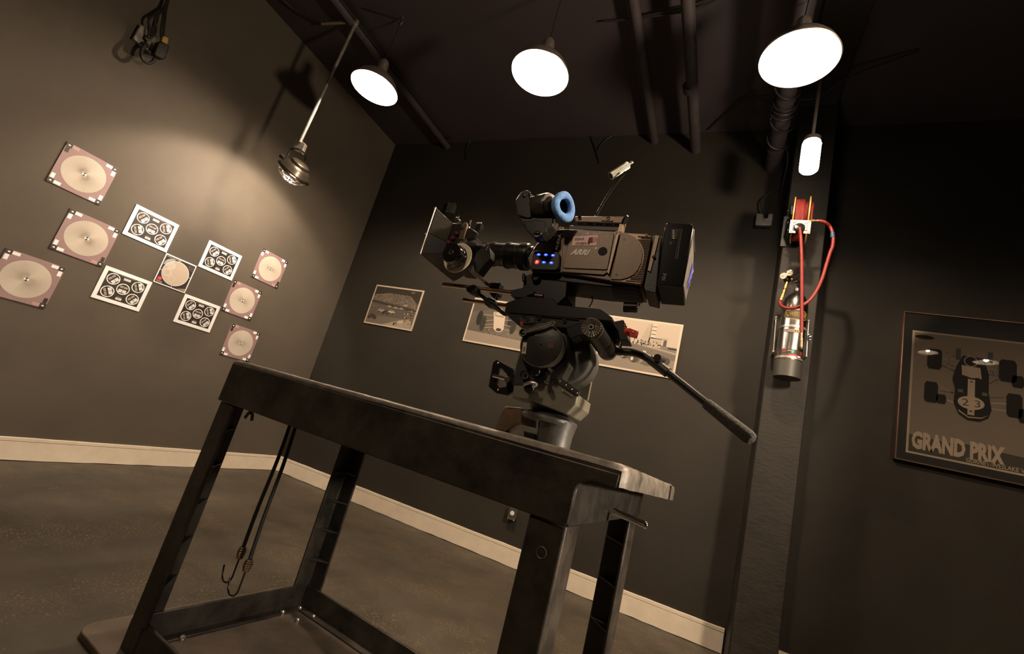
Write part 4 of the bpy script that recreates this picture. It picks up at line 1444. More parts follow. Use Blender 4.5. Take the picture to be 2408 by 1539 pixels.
# handle rosette barrel and arm
rc = onY(1389.5, 769, 1.0)
b = MB()
b.prism([onY(*p, 1.050) for p in ((1330, 770), (1372, 756), (1395, 745), (1412, 770), (1398, 795), (1362, 790), (1342, 800), (1334, 788))], (0, 0.045, 0))
b.build('handle_arm', M['black'], head, bevel=0.003)
b = MB()
b.lathe([(0.0235, 0.004), (0.0245, 0.010), (0.0245, 0.225), (0.022, 0.228)], rc, (0, 1, 0), M['black'], n=40)
b.lathe([(0.0252, 0.205), (0.0265, 0.207), (0.0265, 0.222), (0.0252, 0.224)], rc, (0, 1, 0), M['headg'], n=40)
b.lathe([(0.0255, 0.012), (0.0258, 0.024), (0.0252, 0.026)], rc, (0, 1, 0), M['headd'], n=40)
b.build('handle_barrel', None, head, fix=False)
b = MB()
for i in range(24):
    t = 2 * PI * i / 24
    d1 = Vector((math.cos(t), 0, math.sin(t)))
    b.cyl(rc + d1 * 0.009 + Vector((0, 0.004, 0)), rc + d1 * 0.0236 + Vector((0, 0.002, 0)), 0.0009, 0.0022, n=6)
b.build('rosette_teeth', M['alu'], head)
b = MB()
b.lathe([(0.001, 0.006), (0.0232, 0.006)], rc, (0, 1, 0), M['blackm'], n=30, cap=False)
b.lathe([(0.0045, 0.001), (0.0065, 0.001), (0.0065, 0.006)], rc, (0, 1, 0), M['bolt'], n=20, cap=False)
b.lathe([(0.001, 0.003), (0.0045, 0.003)], rc, (0, 1, 0), M['blackm'], n=20, cap=False)
b.build('rosette_face', None, head, fix=False)
# pan handle
yh = 1.205
def q4(u, v, Y):
    return onY(1400 + u * 0.26, 660 + v * 0.26, Y)
hp = [q4(170, 640, yh), q4(250, 645, yh), q4(340, 652, yh), q4(430, 680, yh), q4(520, 735, yh - 0.005), q4(600, 790, yh - 0.012)]
b = MB(); b.tube(hp, 0.0105, n=16, smooth=6)
ph = b.build('pan_handle', M['bdark'], head)
b = MB(); b.tube([q4(500, 715, yh - 0.004), q4(655, 835, yh - 0.015)], 0.0135, n=20); b.build('collar', M['headd'], ph)
b = MB(); b.cyl(q4(560, 700, yh - 0.03), q4(600, 715, yh + 0.0), 0.010, 0.011); b.build('clamp_screw', M['headd'], ph)
b = MB(); b.tube([q4(640, 820, yh - 0.015), q4(1010, 1115, yh - 0.055)], 0.0098, n=16); b.build('tube', M['bdark'], ph)
b = MB()
ga, gb = q4(1000, 1110, yh - 0.054), q4(1425, 1445, yh - 0.10)
L = (gb - ga).length
b.lathe([(0.009, 0), (0.0128, 0.002), (0.0135, 0.012), (0.0150, L * 0.6), (0.0155, L - 0.012), (0.013, L - 0.002), (0.006, L + 0.002)], ga, gb - ga, n=28)
b.build('foam_grip', M['foam'], ph)

# ------------------------------------------------------------------ cinema camera
def q1(u, v, Y):
    return onY(980 + u * 0.26, 360 + v * 0.26, Y)


def q2(u, v, Y):
    return onY(1280 + u * 0.26, 360 + v * 0.26, Y)


def q8(u, v, Y):
    return onY(980 + u * 0.1689, 480 + v * 0.1689, Y)


YS = 1.10
camr = empty('cinema_camera', onY(1370, 740, 1.16), 'grey digital cinema camera with matte box, blue eyecup and rear battery on the fluid head', 'film camera')


def part(name, pts, Y, ext, m, parent=None, bevel=0.0, q=None, **k):
    q = q or onY
    b = MB()
    b.prism([q(u, v, Y) for u, v in pts], (0, ext, 0))
    return b.build(name, m, parent or camr, bevel=bevel, **k)


part('bridge_plate', [(1190, 712), (1236, 697), (1300, 702), (1312, 717), (1411, 727), (1440, 747), (1440, 756), (1330, 747), (1186, 736)], 1.095, 0.13, M['black'], bevel=0.002)
part('front_support', [(1232, 650), (1258, 640), (1335, 648), (1332, 698), (1312, 716), (1250, 708), (1228, 690)], 1.118, 0.10, M['bdark'], bevel=0.003)
body = part('body', [(1240, 608), (1262, 573), (1302, 541), (1457, 546), (1522, 550), (1533, 560), (1509, 668), (1433, 661), (1321, 642), (1250, 640)], YS + 0.004, 0.140, M['body'], bevel=0.003)
part('lower_body', [(1262, 640), (1430, 655), (1505, 664), (1500, 678), (1420, 674), (1300, 660), (1262, 655)], YS + 0.016, 0.115, M['bdark'], bevel=0.003)
cover = part('side_cover', [(1323, 539), (1456, 545), (1429, 641), (1419, 647), (1321, 640)], YS - 0.001, 0.006, M['body'], bevel=0.0015)
part('cover_panel', [(1341, 551), (1348, 548), (1443, 549), (1444, 553), (1429, 632), (1425, 635), (1326, 631), (1323, 626)], YS - 0.004, 0.004, M['body'], parent=cover, bevel=0.0015)
part('bevel_strip', [(1450, 546), (1457, 547), (1432, 646), (1427, 640)], YS - 0.0045, 0.004, M['body2'], parent=cover, bevel=0.0008)
b = MB(); b.lathe([(0.0125, 0.0), (0.0125, -0.0012), (0.001, -0.0012)], q2(528, 890, YS - 0.004), (0, 1, 0), n=32); b.build('latch_recess', M['blackm'], cover)
vent = part('vent_panel', [(1459, 547), (1522, 551), (1531, 556), (1532, 562), (1512, 665), (1505, 669), (1434, 661)], YS - 0.003, 0.008, M['body2'], bevel=0.0015)
# semicircular boundary with cooling slats to its right
arc = [(1459, 659), (1476, 655), (1491, 647), (1501, 635), (1508, 620), (1511, 602), (1510, 587), (1504, 573), (1494, 560), (1477, 551)]
b = MB()
pa = [onY(u, v, YS - 0.0035) for u, v in arc]
b.prism([onY(1460, 549, YS - 0.0035), onY(1437, 658, YS - 0.0035)] + pa, (0, -0.0028, 0))
b.build('round_cover', M['body'], vent, bevel=0.0008)
b = MB()
def arc_x(y):
    if y <= arc[-1][1]:
        return arc[-1][0]
    for (xa, ya), (xb, yb) in zip(arc, arc[1:]):
        if yb <= y <= ya:
            return xb + (xa - xb) * (y - yb) / (ya - yb)
    return arc[0][0]


for i in range(28):
    y = 556.5 + i * 3.85
    xr = 1531 - (y - 557) * 0.195
    xl = arc_x(y) + 3 + (10 if y < 562 else 0) + (10 if y > 655 else 0)
    if xr - xl < 4:
        continue
    p0, p1 = onY(xl, y, YS - 0.0040), onY(xr, y + (xr - xl) * 0.06, YS - 0.0040)
    b.cyl(p0, p1, 0.0013, n=6)
b.build('cooling_slats', M['body2'], vent)
for (u, v) in ((722, 783), (655, 1102), (652, 718), (922, 742), (836, 1178)):
    b = MB(); b.lathe([(0.0033, 0.0), (0.0033, -0.0012), (0.0018, -0.0012), (0.001, 0)], q2(u, v, YS - 0.0055), (0, 1, 0), n=14)
    b.build('screw', M['black'] if u in (722, 655) else M['body2'], vent)
b = MB()
for i in range(9):
    p0, p1 = q2(600 + i * 3, 1200 + i * 14, YS + 0.03), q2(895 - i * 2, 1225 + i * 14, YS + 0.03)
    b.cyl(p0, p1, 0.0012, n=6)
b.build('lower_fins', M['bdark'], camr)
# name strip and logos
ex = (q2(470, 860, YS) - q2(230, 850, YS)); ex.y = 0
exn = Vector((1, 0, 0))
part('name_strip', [(1307, 543), (1324, 540), (1308, 594), (1298, 590)], YS - 0.001, 0.006, M['blackg'], bevel=0.001)
o1 = q2(118, 882, YS - 0.0015); o2 = q2(155, 735, YS - 0.0015)
up = (o2 - o1); up.y = 0
b = MB(); b.text('ALEXA', o1, up.normalized(), (-1, 0, 0.0), (0, -1, 0), up.length, 0.0085, M['logo'], fat=0.02); b.build('lettering', None, camr, fix=False)
o1 = q2(230, 922, YS - 0.0045); o2 = q2(425, 922, YS - 0.0045)
d = o2 - o1; d.y = 0
d = Vector((d.length, 0, 0.0)); 
b = MB(); b.text('ARRI', o1, (0.9995, 0, 0.03), (0.02, 0, 1), (0, -1, 0), 0.056, 0.0190, M['logo'], shear=0.32, fat=0.06)
b.lathe([(0.0036, 0), (0.0036, -0.0006), (0.001, -0.0006)], q2(468, 863, YS - 0.0045), (0, 1, 0), M['logo'], n=20)
b.build('logo', None, camr, fix=False)
# sticker
s0, s1, s2, s3 = (q2(u, v, YS - 0.0046) for u, v in ((248, 838), (470, 838), (486, 742), (264, 757)))
b = MB()
b.prism([s0, s1, s2, s3], (0, -0.0004, 0), M['sticker'])
uu = (s1 - s0).normalized(); vv = (s3 - s0).normalized()
b.text('GEAR', q2(270, 790, YS - 0.0052), uu, (0, 0, 1), (0, -1, 0), 0.029, 0.0078, M['ink'])
b.text('HEAD', q2(380, 808, YS - 0.0052), -uu, (0, 0, -1), (0, -1, 0), 0.030, 0.0078, M['ink'])
pc = q2(448, 785, YS - 0.0052)
for k in range(4):
    b.tube([pc + Vector((-0.004 + 0.0008 * k, -0.0004, 0.006 - k * 0.0045)), pc + Vector((-0.012, -0.0004, 0.004 - k * 0.0045)), pc + Vector((-0.014, -0.0004, 0.001 - k * 0.0045)), pc + Vector((-0.009, -0.0004, 0.0 - k * 0.0045))], 0.0013, mat('sticker_dark', (0.25, 0.06, 0.07), 0.5), n=6, smooth=3)
b.lathe([(0.0085, 0), (0.0085, -0.0004), (0.001, -0.0004)], pc + Vector((0.001, 0, 0.0)), (0, 1, 0), mat('sticker_pink', (0.62, 0.27, 0.27), 0.5), n=20)
b.build('sticker', None, camr, fix=False)
tag(bpy.data.objects['sticker'], 'pink sticker with a cartoon hand and two words')
# lit button panel
pad = part('button_panel', [(1258, 589), (1311, 592), (1316, 597), (1313, 630), (1306, 636), (1251, 634), (1247, 630), (1253, 594)], 1.088, 0.016, M['bdark'], bevel=0.002)
for k, (u, v) in enumerate(((1103, 920), (1168, 922), (1232, 927), (1087, 987), (1150, 990), (1217, 995))):
    c = q1(u, v, 1.0875)
    b = MB()
    m1, m2 = (M['led_r'], M['led_rc']) if k == 3 else (M['led_b'], M['led_c'])
    sx = 1.0 if k == 3 else 1.0
    rr = 0.0066 if k == 3 else 0.0064
    b.lathe([(rr, 0.0), (rr * 0.9, -0.0012), (rr * 0.3, -0.0016)], c, (0, 1, 0), m1, n=20, cap=False)
    b.lathe([(rr * 0.3, -0.0016), (0.001, -0.0018)], c, (0, 1, 0), m2, n=20, cap=True)
    for i in range(len(b.v)):
        b.v[i].z = c.z + (b.v[i].z - c.z) * (1.0 if k == 3 else 0.62)
    b.build('lit_button', None, pad, fix=False)
for (u, v) in ((1050, 905), (1262, 960), (1275, 1002), (1040, 1015)):
    b = MB(); b.sphere(q1(u, v, 1.0875), 0.0016, n=8, k=6); b.build('screw', M['bolt'], pad)
b = MB(); b.lathe([(0.013, 0.01), (0.013, -0.006), (0.010, -0.008), (0.008, -0.002), (0.001, -0.002)], q1(1080, 1130, 1.112), (0, 1, 0), n=28); b.build('power_socket', M['black'], camr)
b = MB(); b.cyl(q1(968, 1105, 1.11), q1(970, 1160, 1.11), 0.005); b.sphere(q1(967, 1098, 1.108), 0.0034, n=10, k=6); b.build('release_pin', M['black'], camr)
b = MB(); b.cyl(q2(720, 1395, 1.15), q2(840, 1400, 1.15), 0.0135); b.build('rear_plug', M['black'], camr)
b = MB(); b.cyl(q2(835, 1385, 1.145), q2(862, 1388, 1.145), 0.0068); b.sphere(q2(850, 1375, 1.14), 0.005, n=12, k=8); b.build('plug_nut', M['chrome'], camr)
b = MB(); b.cyl(q2(150, 1335, 1.16), q2(205, 1355, 1.16), 0.005, 0.004); b.sphere(q2(153, 1332, 1.16), 0.006, n=12, k=8); b.build('locking_lever', M['chrome'], camr)
b = MB(); b.tube([q2(205, 1295, 1.17), q2(215, 1340, 1.17), q2(255, 1380, 1.17)], 0.0018, smooth=5, n=8)
b.build('cable', M['cable'], camr)
b = MB(); b.tube([q2(430, 1290, 1.17), q2(435, 1340, 1.17), q2(405, 1395, 1.17)], 0.0018, smooth=5, n=8); b.build('cable', M['cable'], camr)
b = MB(); b.prism([q1(1240, 640, 1.12), q1(1275, 630, 1.12), q1(1260, 685, 1.12), q1(1222, 682, 1.12)], (0, 0.01, 0)); b.prism([q1(1270, 668, 1.12), q1(1330, 668, 1.12), q1(1326, 684, 1.12), q1(1262, 684, 1.12)], (0, 0.01, 0)); b.build('handle_clamp', M['chrome'], camr, bevel=0.001)

# lens
YL = 1.172
zl = onY(1232, 604, YL).z
X_ = lambda x: onY(x, 603, YL).x
prof = [(1268, 0.030), (1256, 0.030), (1255, 0.034), (1248, 0.034), (1247, 0.040), (1243, 0.042), (1226, 0.042), (1224, 0.038), (1218, 0.038), (1217, 0.0395), (1202, 0.0395), (1200, 0.0415), (1193, 0.0415), (1191, 0.037),
        (1166, 0.036), (1164, 0.0385), (1156, 0.0385), (1155, 0.034), (1146, 0.033), (1144, 0.029), (1128, 0.027), (1120, 0.027), (1117, 0.030), (1108, 0.040), (1100, 0.052), (1092, 0.055), (1088, 0.053)]
X0_ = X_(1268)
b = MB()
b.lathe([(r, X0_ - X_(x)) for x, r in prof], (X0_, YL, zl), (-1, 0, 0), n=56)
lens = b.build('lens', M['black'], camr, angle=25)
for x0, x1, r in ((1242, 1227, 0.0423), (1199, 1194, 0.0418), (1163, 1157, 0.0388)):
    b = MB()
    for i in range(80):
        t = 2 * PI * i / 80
        c = Vector((0, math.cos(t) * r, math.sin(t) * r))
        b.cyl(Vector((X_(x0), YL, zl)) + c, Vector((X_(x1), YL, zl)) + c, 0.0007, n=4)
    b.build('gear_ring', M['blackm'], lens)
b = MB()
for x, r in ((1221, 0.0384), (1190.5, 0.0374), (1154, 0.0343), (1137, 0.0288)):
    b.lathe([(r, 0), (r, 0.0012)], (X_(x), YL, zl), (-1, 0, 0), n=56, cap=False)
b.build('engraved_rings', M['bronze'], lens, fix=False)

# matte box: flared hood, filter stages
mb_root = MB()
f0 = onY(1034, 491, 1.065); f1 = onY(990, 598, 1.065)
FX, zt_, zb_ = (f0.x + f1.x) / 2 - 0.006, f0.z, f1.z
r0 = onY(1063, 524, 1.085)
RX, rzt, rzb = r0.x, r0.z - 0.000, zb_ + 0.022
Y0_, Y1_ = 1.062, 1.282
Ya_, Yb_ = 1.092, 1.252


def hood(dy, dz):
    fr = [Vector((FX, Y0_ + dy, zb_ + dz)), Vector((FX, Y1_ - dy, zb_ + dz)), Vector((FX, Y1_ - dy, zt_ - dz)), Vector((FX, Y0_ + dy, zt_ - dz))]
    re = [Vector((RX, Ya_ + dy, rzb + dz)), Vector((RX, Yb_ - dy, rzb + dz)), Vector((RX, Yb_ - dy, rzt - dz)), Vector((RX, Ya_ + dy, rzt - dz))]
    return fr, re


fo, ro = hood(0, 0)
fi, ri = hood(0.003, 0.003)
vs = fo + ro + fi + ri
fs = []
for k in range(4):
    j = (k + 1) % 4
    fs += [(k, j, 4 + j, 4 + k), (8 + k, 12 + k, 12 + j, 8 + j), (k, 8 + k, 8 + j, j), (4 + k, 4 + j, 12 + j, 12 + k)]
mb_root.add(vs, fs)
hood_o = mb_root.build('matte_box', M['black'], camr, bevel=0.001)
b = MB()
for k in range(4):
    b.tube([fo[k] + Vector((-0.002, 0, 0)), fo[(k + 1) % 4] + Vector((-0.002, 0, 0))], 0.0024, n=8)
b.build('hood_rim', mat('hood_rim', (0.16, 0.14, 0.12), 0.3, metal=0.6), hood_o)
b = MB()
dn = (ro[3] - fo[3])
b.prism([fo[3] + dn * 0.10 + Vector((0, -0.0008, -0.004)), ro[3] + Vector((0, -0.0008, -0.003)), ro[3].lerp(ro[0], 0.62) + Vector((0, -0.0008, 0)), (fo[3] + dn * 0.10).lerp(fo[0] + dn * 0.1, 0.52) + Vector((0, -0.0012, 0))], (0, -0.0015, 0))
b.build('felt_patch', mat('felt', (0.055, 0.050, 0.036), 0.95, noise=0.4, nscale=250, bump=0.8, bscale=400), hood_o)
b = MB(); b.tube([fo[3] + Vector((0.0, 0, 0.002)), fo[3] + Vector((-0.008, 0, 0.001))], 0.0022, n=8); b.sphere(fo[3].lerp(fo[0], 0.58) + Vector((-0.006, 0, 0)), 0.003, n=8, k=6); b.build('flag_latch', M['bolt'], hood_o)
b = MB()
sx0, sx1 = RX, onY(1096, 540, 1.09).x
b.box((sx0, 1.090, rzb - 0.015), (sx1 - 0.012, 1.254, rzt + 0.002))
b.build('filter_stage', M['bdark'], hood_o, bevel=0.003)
b = MB()
b.prism([q8(u, v, 1.080) for u, v in ((690, 250), (655, 265), (625, 300), (575, 490), (650, 490), (700, 290))], (0, 0.012, 0))
b.build('side_plate', M['body'], hood_o, bevel=0.0015)
b = MB(); b.lathe([(0.0035, 0), (0.0045, -0.001), (0.0045, 0.001)], q8(634, 342, 1.0795), (0, 1, 0), n=20, cap=False); b.lathe([(0.0034, 0.0002), (0.001, 0.0002)], q8(634, 342, 1.0795), (0, 1, 0), n=20, cap=False); b.build('plate_hole', M['blackm'], hood_o, fix=False)
for (u, v) in ((550, 402), (498, 467), (440, 528)):
    b = MB(); b.cyl(q8(u + 14, v + 12, 1.084), q8(u - 14, v - 12, 1.078), 0.0042, 0.0038, n=16); b.build('stage_knob', M['red'], hood_o)
b = MB(); b.cyl(q8(742, 290, 1.10), q8(685, 480, 1.10), 0.0022); b.build('tension_rod', M['bolt'], hood_o)
b = MB(); b.cyl(q8(728, 285, 1.10), q8(752, 225, 1.10), 0.0048, 0.0042); b.sphere(q8(738, 300, 1.098), 0.0036, n=10, k=6); b.build('rod_knob', M['black'], hood_o)
b = MB()
b.prism([q8(u, v, 1.17) for u, v in ((845, 262), (905, 270), (880, 350), (850, 385), (805, 350))], (0, 0.02, 0))
b.build('top_clamp', M['black'], hood_o, bevel=0.001)
b = MB()
for i in range(5):
    b.cyl(q8(835 + i * 16, 272, 1.169), q8(838 + i * 16, 258, 1.169), 0.0013, n=8)
b.build('clamp_teeth', M['bolt'], hood_o)
b = MB(); b.cyl(q8(590, 260, 1.12), q8(540, 200, 1.12), 0.009, 0.006); b.cyl(q8(575, 230, 1.11), q8(582, 170, 1.11), 0.003); b.build('top_screw', M['headd'], hood_o)
b = MB()
b.prism([q8(u, v, 1.09) for u, v in ((700, 330), (745, 330), (850, 400), (800, 480), (690, 500))], (0, 0.012, 0))
b.build('bellows_ring', M['bdark'], hood_o, bevel=0.002)

# follow focus
ff = onY(1075.5, 606, 1.035)
b = MB()
b.lathe([(0.002, 0.0), (0.0455, 0.0), (0.0470, 0.0012), (0.0470, 0.0032), (0.0455, 0.0045), (0.002, 0.0045)], ff, (0.03, 1, 0.02), n=64)
ffo = b.build('follow_focus_disc', mat('marking_disc', (0.80, 0.70, 0.55), 0.5), camr)
tag(ffo, 'cream marking disc of the focus wheel')
b = MB()
b.lathe([(0.033, -0.001), (0.034, -0.006), (0.031, -0.012), (0.031, -0.030), (0.0295, -0.034), (0.026, -0.035), (0.001, -0.0345)], ff, (0.03, 1, 0.02), n=56)
ffk = b.build('focus_knob', M['blackg'], ffo)
b = MB()
for i in range(60):
    t = 2 * PI * i / 60
    c = ff + Vector((0.0312 * math.cos(t), 0, 0.0312 * math.sin(t)))
    b.cyl(c + Vector((0, -0.014, 0)), c + Vector((0, -0.027, 0)), 0.0008, n=4)
b.build('knurling', M['headd'], ffk)
b = MB()
b.lathe([(0.0058, -0.0350), (0.0058, -0.0366), (0.0075, -0.0366), (0.0075, -0.035)], ff, (0.03, 1, 0.02), n=6, cap=False)
b.build('hex_socket', M['bolt'], ffk, fix=False)
b = MB(); b.cyl(ff + Vector((0, 0.004, 0)), ff + Vector((0, 0.045, 0)), 0.018); 
b.prism([q8(u, v, 1.07) for u, v in ((830, 660), (960, 575), (1020, 620), (1030, 760), (960, 830), (860, 960), (800, 930), (780, 820))], (0, 0.035, 0))
b.build('gearbox', M['bdark'], camr, bevel=0.002)
b = MB(); b.tube([q8(990, 600, 1.062) + Vector((0.0035 * math.cos(t), 0, 0.0085 * math.sin(t))) for t in [2 * PI * i / 20 for i in range(20)]], 0.0013, n=6, closed=True)
b.tube([q8(905, 565, 1.062), q8(930, 535, 1.062), q8(965, 555, 1.062)], 0.0012, n=6, smooth=4)
b.build('index_ring', M['chrome'], camr)

# rods and lower bracketry
rz = onY(1160, 684, 1.115).z
b = MB(); b.cyl((onY(1042, 672, 1.115).x, 1.115, rz), (onY(1278, 696, 1.115).x, 1.115, rz), 0.0072); b.build('support_rod', M['bronze'], camr)
b = MB(); b.cyl((onY(1090, 706, 1.245).x, 1.245, rz), (onY(1240, 720, 1.245).x, 1.245, rz), 0.0072); b.build('support_rod', M['bronze'], camr)
b = MB(); b.prism([q8(u, v, 1.100) for u, v in ((680, 1165), (780, 1115), (835, 1140), (830, 1230), (790, 1255), (690, 1215))], (0, 0.03, 0)); b.build('rod_clamp', M['bdark'], camr, bevel=0.003)
b = MB(); b.prism([q8(u, v, 1.16) for u, v in ((780, 930), (830, 950), (1025, 1130), (1010, 1150), (960, 1130), (770, 960))], (0, 0.008, 0)); b.build('support_arm', M['body'], camr, bevel=0.001)
b = MB(); b.prism([q8(u, v, 1.13) for u, v in ((820, 1230), (880, 1235), (1070, 1370), (1050, 1400), (1010, 1390), (850, 1270))], (0, 0.11, 0)); b.build('cross_bracket', M['black'], camr, bevel=0.002)
b = MB(); b.prism([q8(u, v, 1.232) for u, v in ((935, 1310), (1000, 1290), (1090, 1330), (1110, 1400), (1060, 1440), (960, 1410), (925, 1370))], (0, 0.03, 0)); b.build('rod_clamp', M['black'], camr, bevel=0.003)
b = MB(); b.prism([q8(u, v, 1.17) for u, v in ((1000, 1100), (1070, 1090), (1165, 1100), (1150, 1150), (1130, 1260), (1060, 1300), (1020, 1260))], (0, 0.03, 0)); b.build('lock_block', M['headd'], camr, bevel=0.002)
b = MB(); b.cyl(q8(1165, 1100, 1.168), q8(1160, 1145, 1.168), 0.0022); b.cyl(q8(1110, 1270, 1.168), q8(1090, 1320, 1.168), 0.0016); b.sphere(q8(1138, 1315, 1.168), 0.0026, n=8, k=6); b.build('lock_pin', M['chrome'], camr)
b = MB(); b.prism([q1(u, v, 1.100) for u, v in ((850, 1240), (900, 1230), (1000, 1210), (1060, 1240), (1055, 1275), (1000, 1290), (1000, 1310), (880, 1310), (850, 1290))], (0, 0.035, 0)); b.build('rod_bracket', M['bdark'], camr, bevel=0.002)

# battery and its plate
part('battery_plate', [(1534, 556), (1541, 553), (1556, 557), (1550, 612), (1543, 690), (1516, 684), (1512, 670), (1530, 575)], 1.108, 0.115, M['headd'], bevel=0.002)
part('plate_rail', [(1541, 553), (1551, 554), (1530, 640), (1522, 636)], 1.104, 0.006, M['body2'], bevel=0.001)
b = MB(); b.sphere(q2(990, 940, 1.103), 0.0046, n=12, k=8); b.build('plate_knob', M['body2'], camr)
bat = part('battery', [(1567, 524), (1624, 526), (1631, 531), (1630, 540), (1606, 675), (1544, 671), (1562, 540)], 1.088, 0.135, M['blackg'], bevel=0.003)
b = MB()
b.prism([q2(u, v, 1.0875) for u, v in ((1155, 685), (1215, 688), (1220, 700), (1195, 785), (1150, 780), (1145, 760), (1148, 700))], (0, -0.001, 0), mat('gauge_window', (0.09, 0.09, 0.075), 0.1))
for i in range(6):
    b.prism([q2(u, v, 1.0862) for u, v in ((1160, 700 + i * 14), (1178, 702 + i * 14), (1176, 708 + i * 14), (1158, 706 + i * 14))], (0, -0.0003, 0), M['logo'])
b.build('charge_gauge', None, bat)
b = MB(); b.lathe([(0.0065, 0), (0.0065, -0.0012), (0.0052, -0.0012), (0.0045, 0), (0.001, -0.0006)], q2(1153, 815, 1.088), (0, 1, 0), n=24); b.build('test_button', M['bdark'], bat)
b = MB()
for u in (1245, 1225, 1238):
    b.prism([q2(u, 685, 1.0877), q2(u + 2, 685, 1.0877), q2(u - 42 + 2, 960, 1.0877), q2(u - 42, 960, 1.0877)], (0, -0.0003, 0))
b.build('moulded_lines', mat('line_grey', (0.10, 0.10, 0.09), 0.3), bat)
o1 = q2(1090, 1155, 1.0873)
b = MB(); b.text('I-D-X', o1, (0.09, 0, 0.996), (-0.996, 0, 0.09), (0, -1, 0), 0.0195, 0.0085, mat('print_grey', (0.22, 0.20, 0.19), 0.4), fat=0.03); b.build('lettering', None, bat, fix=False)
# rear face of the battery: raised silver panel with blue print
bx = onY(1606, 675, 1.088).x; bxt = onY(1630, 540, 1.088).x
zt2 = onY(1630, 540, 1.088).z; zb2 = onY(1606, 675, 1.088).z


def rear(y, z, d=0.0):
    k = (z - zb2) / (zt2 - zb2)
    return Vector((bx + (bxt - bx) * k + d, y, z))


b = MB()
Yr0, Yr1 = 1.098, 1.213
zm = zb2 + (zt2 - zb2) * 0.62
pk = [(Yr0, zb2 + 0.006), (Yr1, zb2 + 0.012), (Yr1, zt2 - 0.01), (Yr0, zt2 - 0.004)]
cpt = rear((Yr0 + Yr1) / 2, (zb2 + zt2) / 2, 0.010)
vs = [rear(y, z, 0.0008) for y, z in pk] + [cpt]
b.add(vs, [(0, 1, 4), (1, 2, 4), (2, 3, 4), (3, 0, 4)])
b.build('rear_panel', mat('battery_silver', (0.30, 0.29, 0.27), 0.3, metal=0.5), bat, fix=False, angle=5)
b = MB()
def rp(s, t):       # point on the raised panel just outside its surface
    y = Yr0 + (Yr1 - Yr0) * s
    z = zb2 + 0.006 + (zt2 - zb2 - 0.012) * t
    h_ = 0.010 * (1 - max(abs(2 * s - 1), abs(2 * t - 1)))
    return rear(y, z, h_ + 0.0022)
b.poly([rp(0.30, 0.12), rp(0.62, 0.38), rp(0.72, 0.70), rp(0.42, 0.50), rp(0.36, 0.60), rp(0.28, 0.35)], M['purple'])
b.poly([rp(0.55, 0.12), rp(0.70, 0.25), rp(0.62, 0.32), rp(0.50, 0.20)], M['purple'])
b.poly([rp(0.46, 0.40), rp(0.52, 0.44), rp(0.50, 0.52), rp(0.45, 0.46)], M['white'])
b.build('blue_print', None, bat, fix=False)
b = MB(); b.tube([rear(Yr0 - 0.006, zt2 + 0.001, 0.002), rear(Yr0 - 0.008, zb2 + 0.002, 0.001)], 0.0018, n=6); b.tube([rear(Yr0 - 0.006, zt2 + 0.002, 0.001), rear(Yr1 + 0.004, zt2 + 0.002, 0.001)], 0.0016, n=6)
b.build('edge_highlight', M['galv'], bat)  # bright strips modelled in place of highlights along the battery's edges

# top handle
hnd = part('top_handle', [(1350, 508), (1466, 508), (1470, 512), (1467, 527), (1352, 523)], 1.150, 0.032, M['body'], bevel=0.004)
part('handle_rail', [(1340, 530), (1455, 534), (1454, 543), (1338, 540)], 1.150, 0.030, M['bdark'], parent=hnd, bevel=0.001)
part('handle_post', [(1457, 526), (1466, 526), (1462, 547), (1451, 545)], 1.150, 0.030, M['body2'], parent=hnd, bevel=0.001)
b = MB(); b.cyl(q2(728, 605, 1.15), q2(740, 612, 1.15), 0.015, 0.013); b.build('end_cap', M['black'], hnd)
part('handle_bracket', [(520, 572), (625, 575), (620, 618), (515, 612)], 1.147, 0.006, M['body'], parent=hnd, bevel=0.001, q=q2)
for (u, v) in ((318, 588), (578, 595)):
    b = MB(); b.lathe([(0.0055, 0), (0.0055, -0.002), (0.0035, -0.003), (0.003, 0)], q2(u, v, 1.148), (0, 1, 0), n=16); b.build('screw', M['bronze'], hnd)
b = MB()
for (u, v) in ((285, 640), (370, 642), (452, 645), (540, 648), (625, 650)):
    b.lathe([(0.0035, 0), (0.0035, -0.001), (0.001, -0.001)], q2(u, v, 1.15), (0, 1, 0), n=12)
b.build('mounting_holes', M['blackm'], hnd)

# gooseneck lamp
gn = [q2(420, 700, 1.18), q2(440, 630, 1.18), q2(480, 545, 1.18), q2(540, 440, 1.18), q2(600, 345, 1.18), q2(660, 260, 1.18), q2(730, 175, 1.18)]
pts = spline(gn, 22)
b = MB(); b.tube(pts, [0.0036 if i % 2 else 0.0046 for i in range(len(pts))], n=8)
goose = b.build('gooseneck', M['black'], camr)
g0, g1 = q2(600, 208, 1.175), q2(755, 110, 1.195)
ga_ = (g1 - g0).normalized()
b = MB()
b.cyl(g0, g1, 0.0095, m=M['bdark'])
_, u_, v_ = b.frame(ga_)
for i in range(16):
    t = 2 * PI * i / 16
    dd = (u_ * math.cos(t) + v_ * math.sin(t)) * 0.0108
    b.tube([g0 + dd, g1 + dd], 0.0014, M['alu'], n=6)
b.build('finned_lamp_head', None, goose, fix=False)
b = MB(); b.cyl(g1, g1 + ga_ * 0.012, 0.0035); b.cyl(g1 + ga_ * 0.012, g1 + ga_ * 0.019, 0.0045); b.build('lamp_tip', M['galv'], goose)

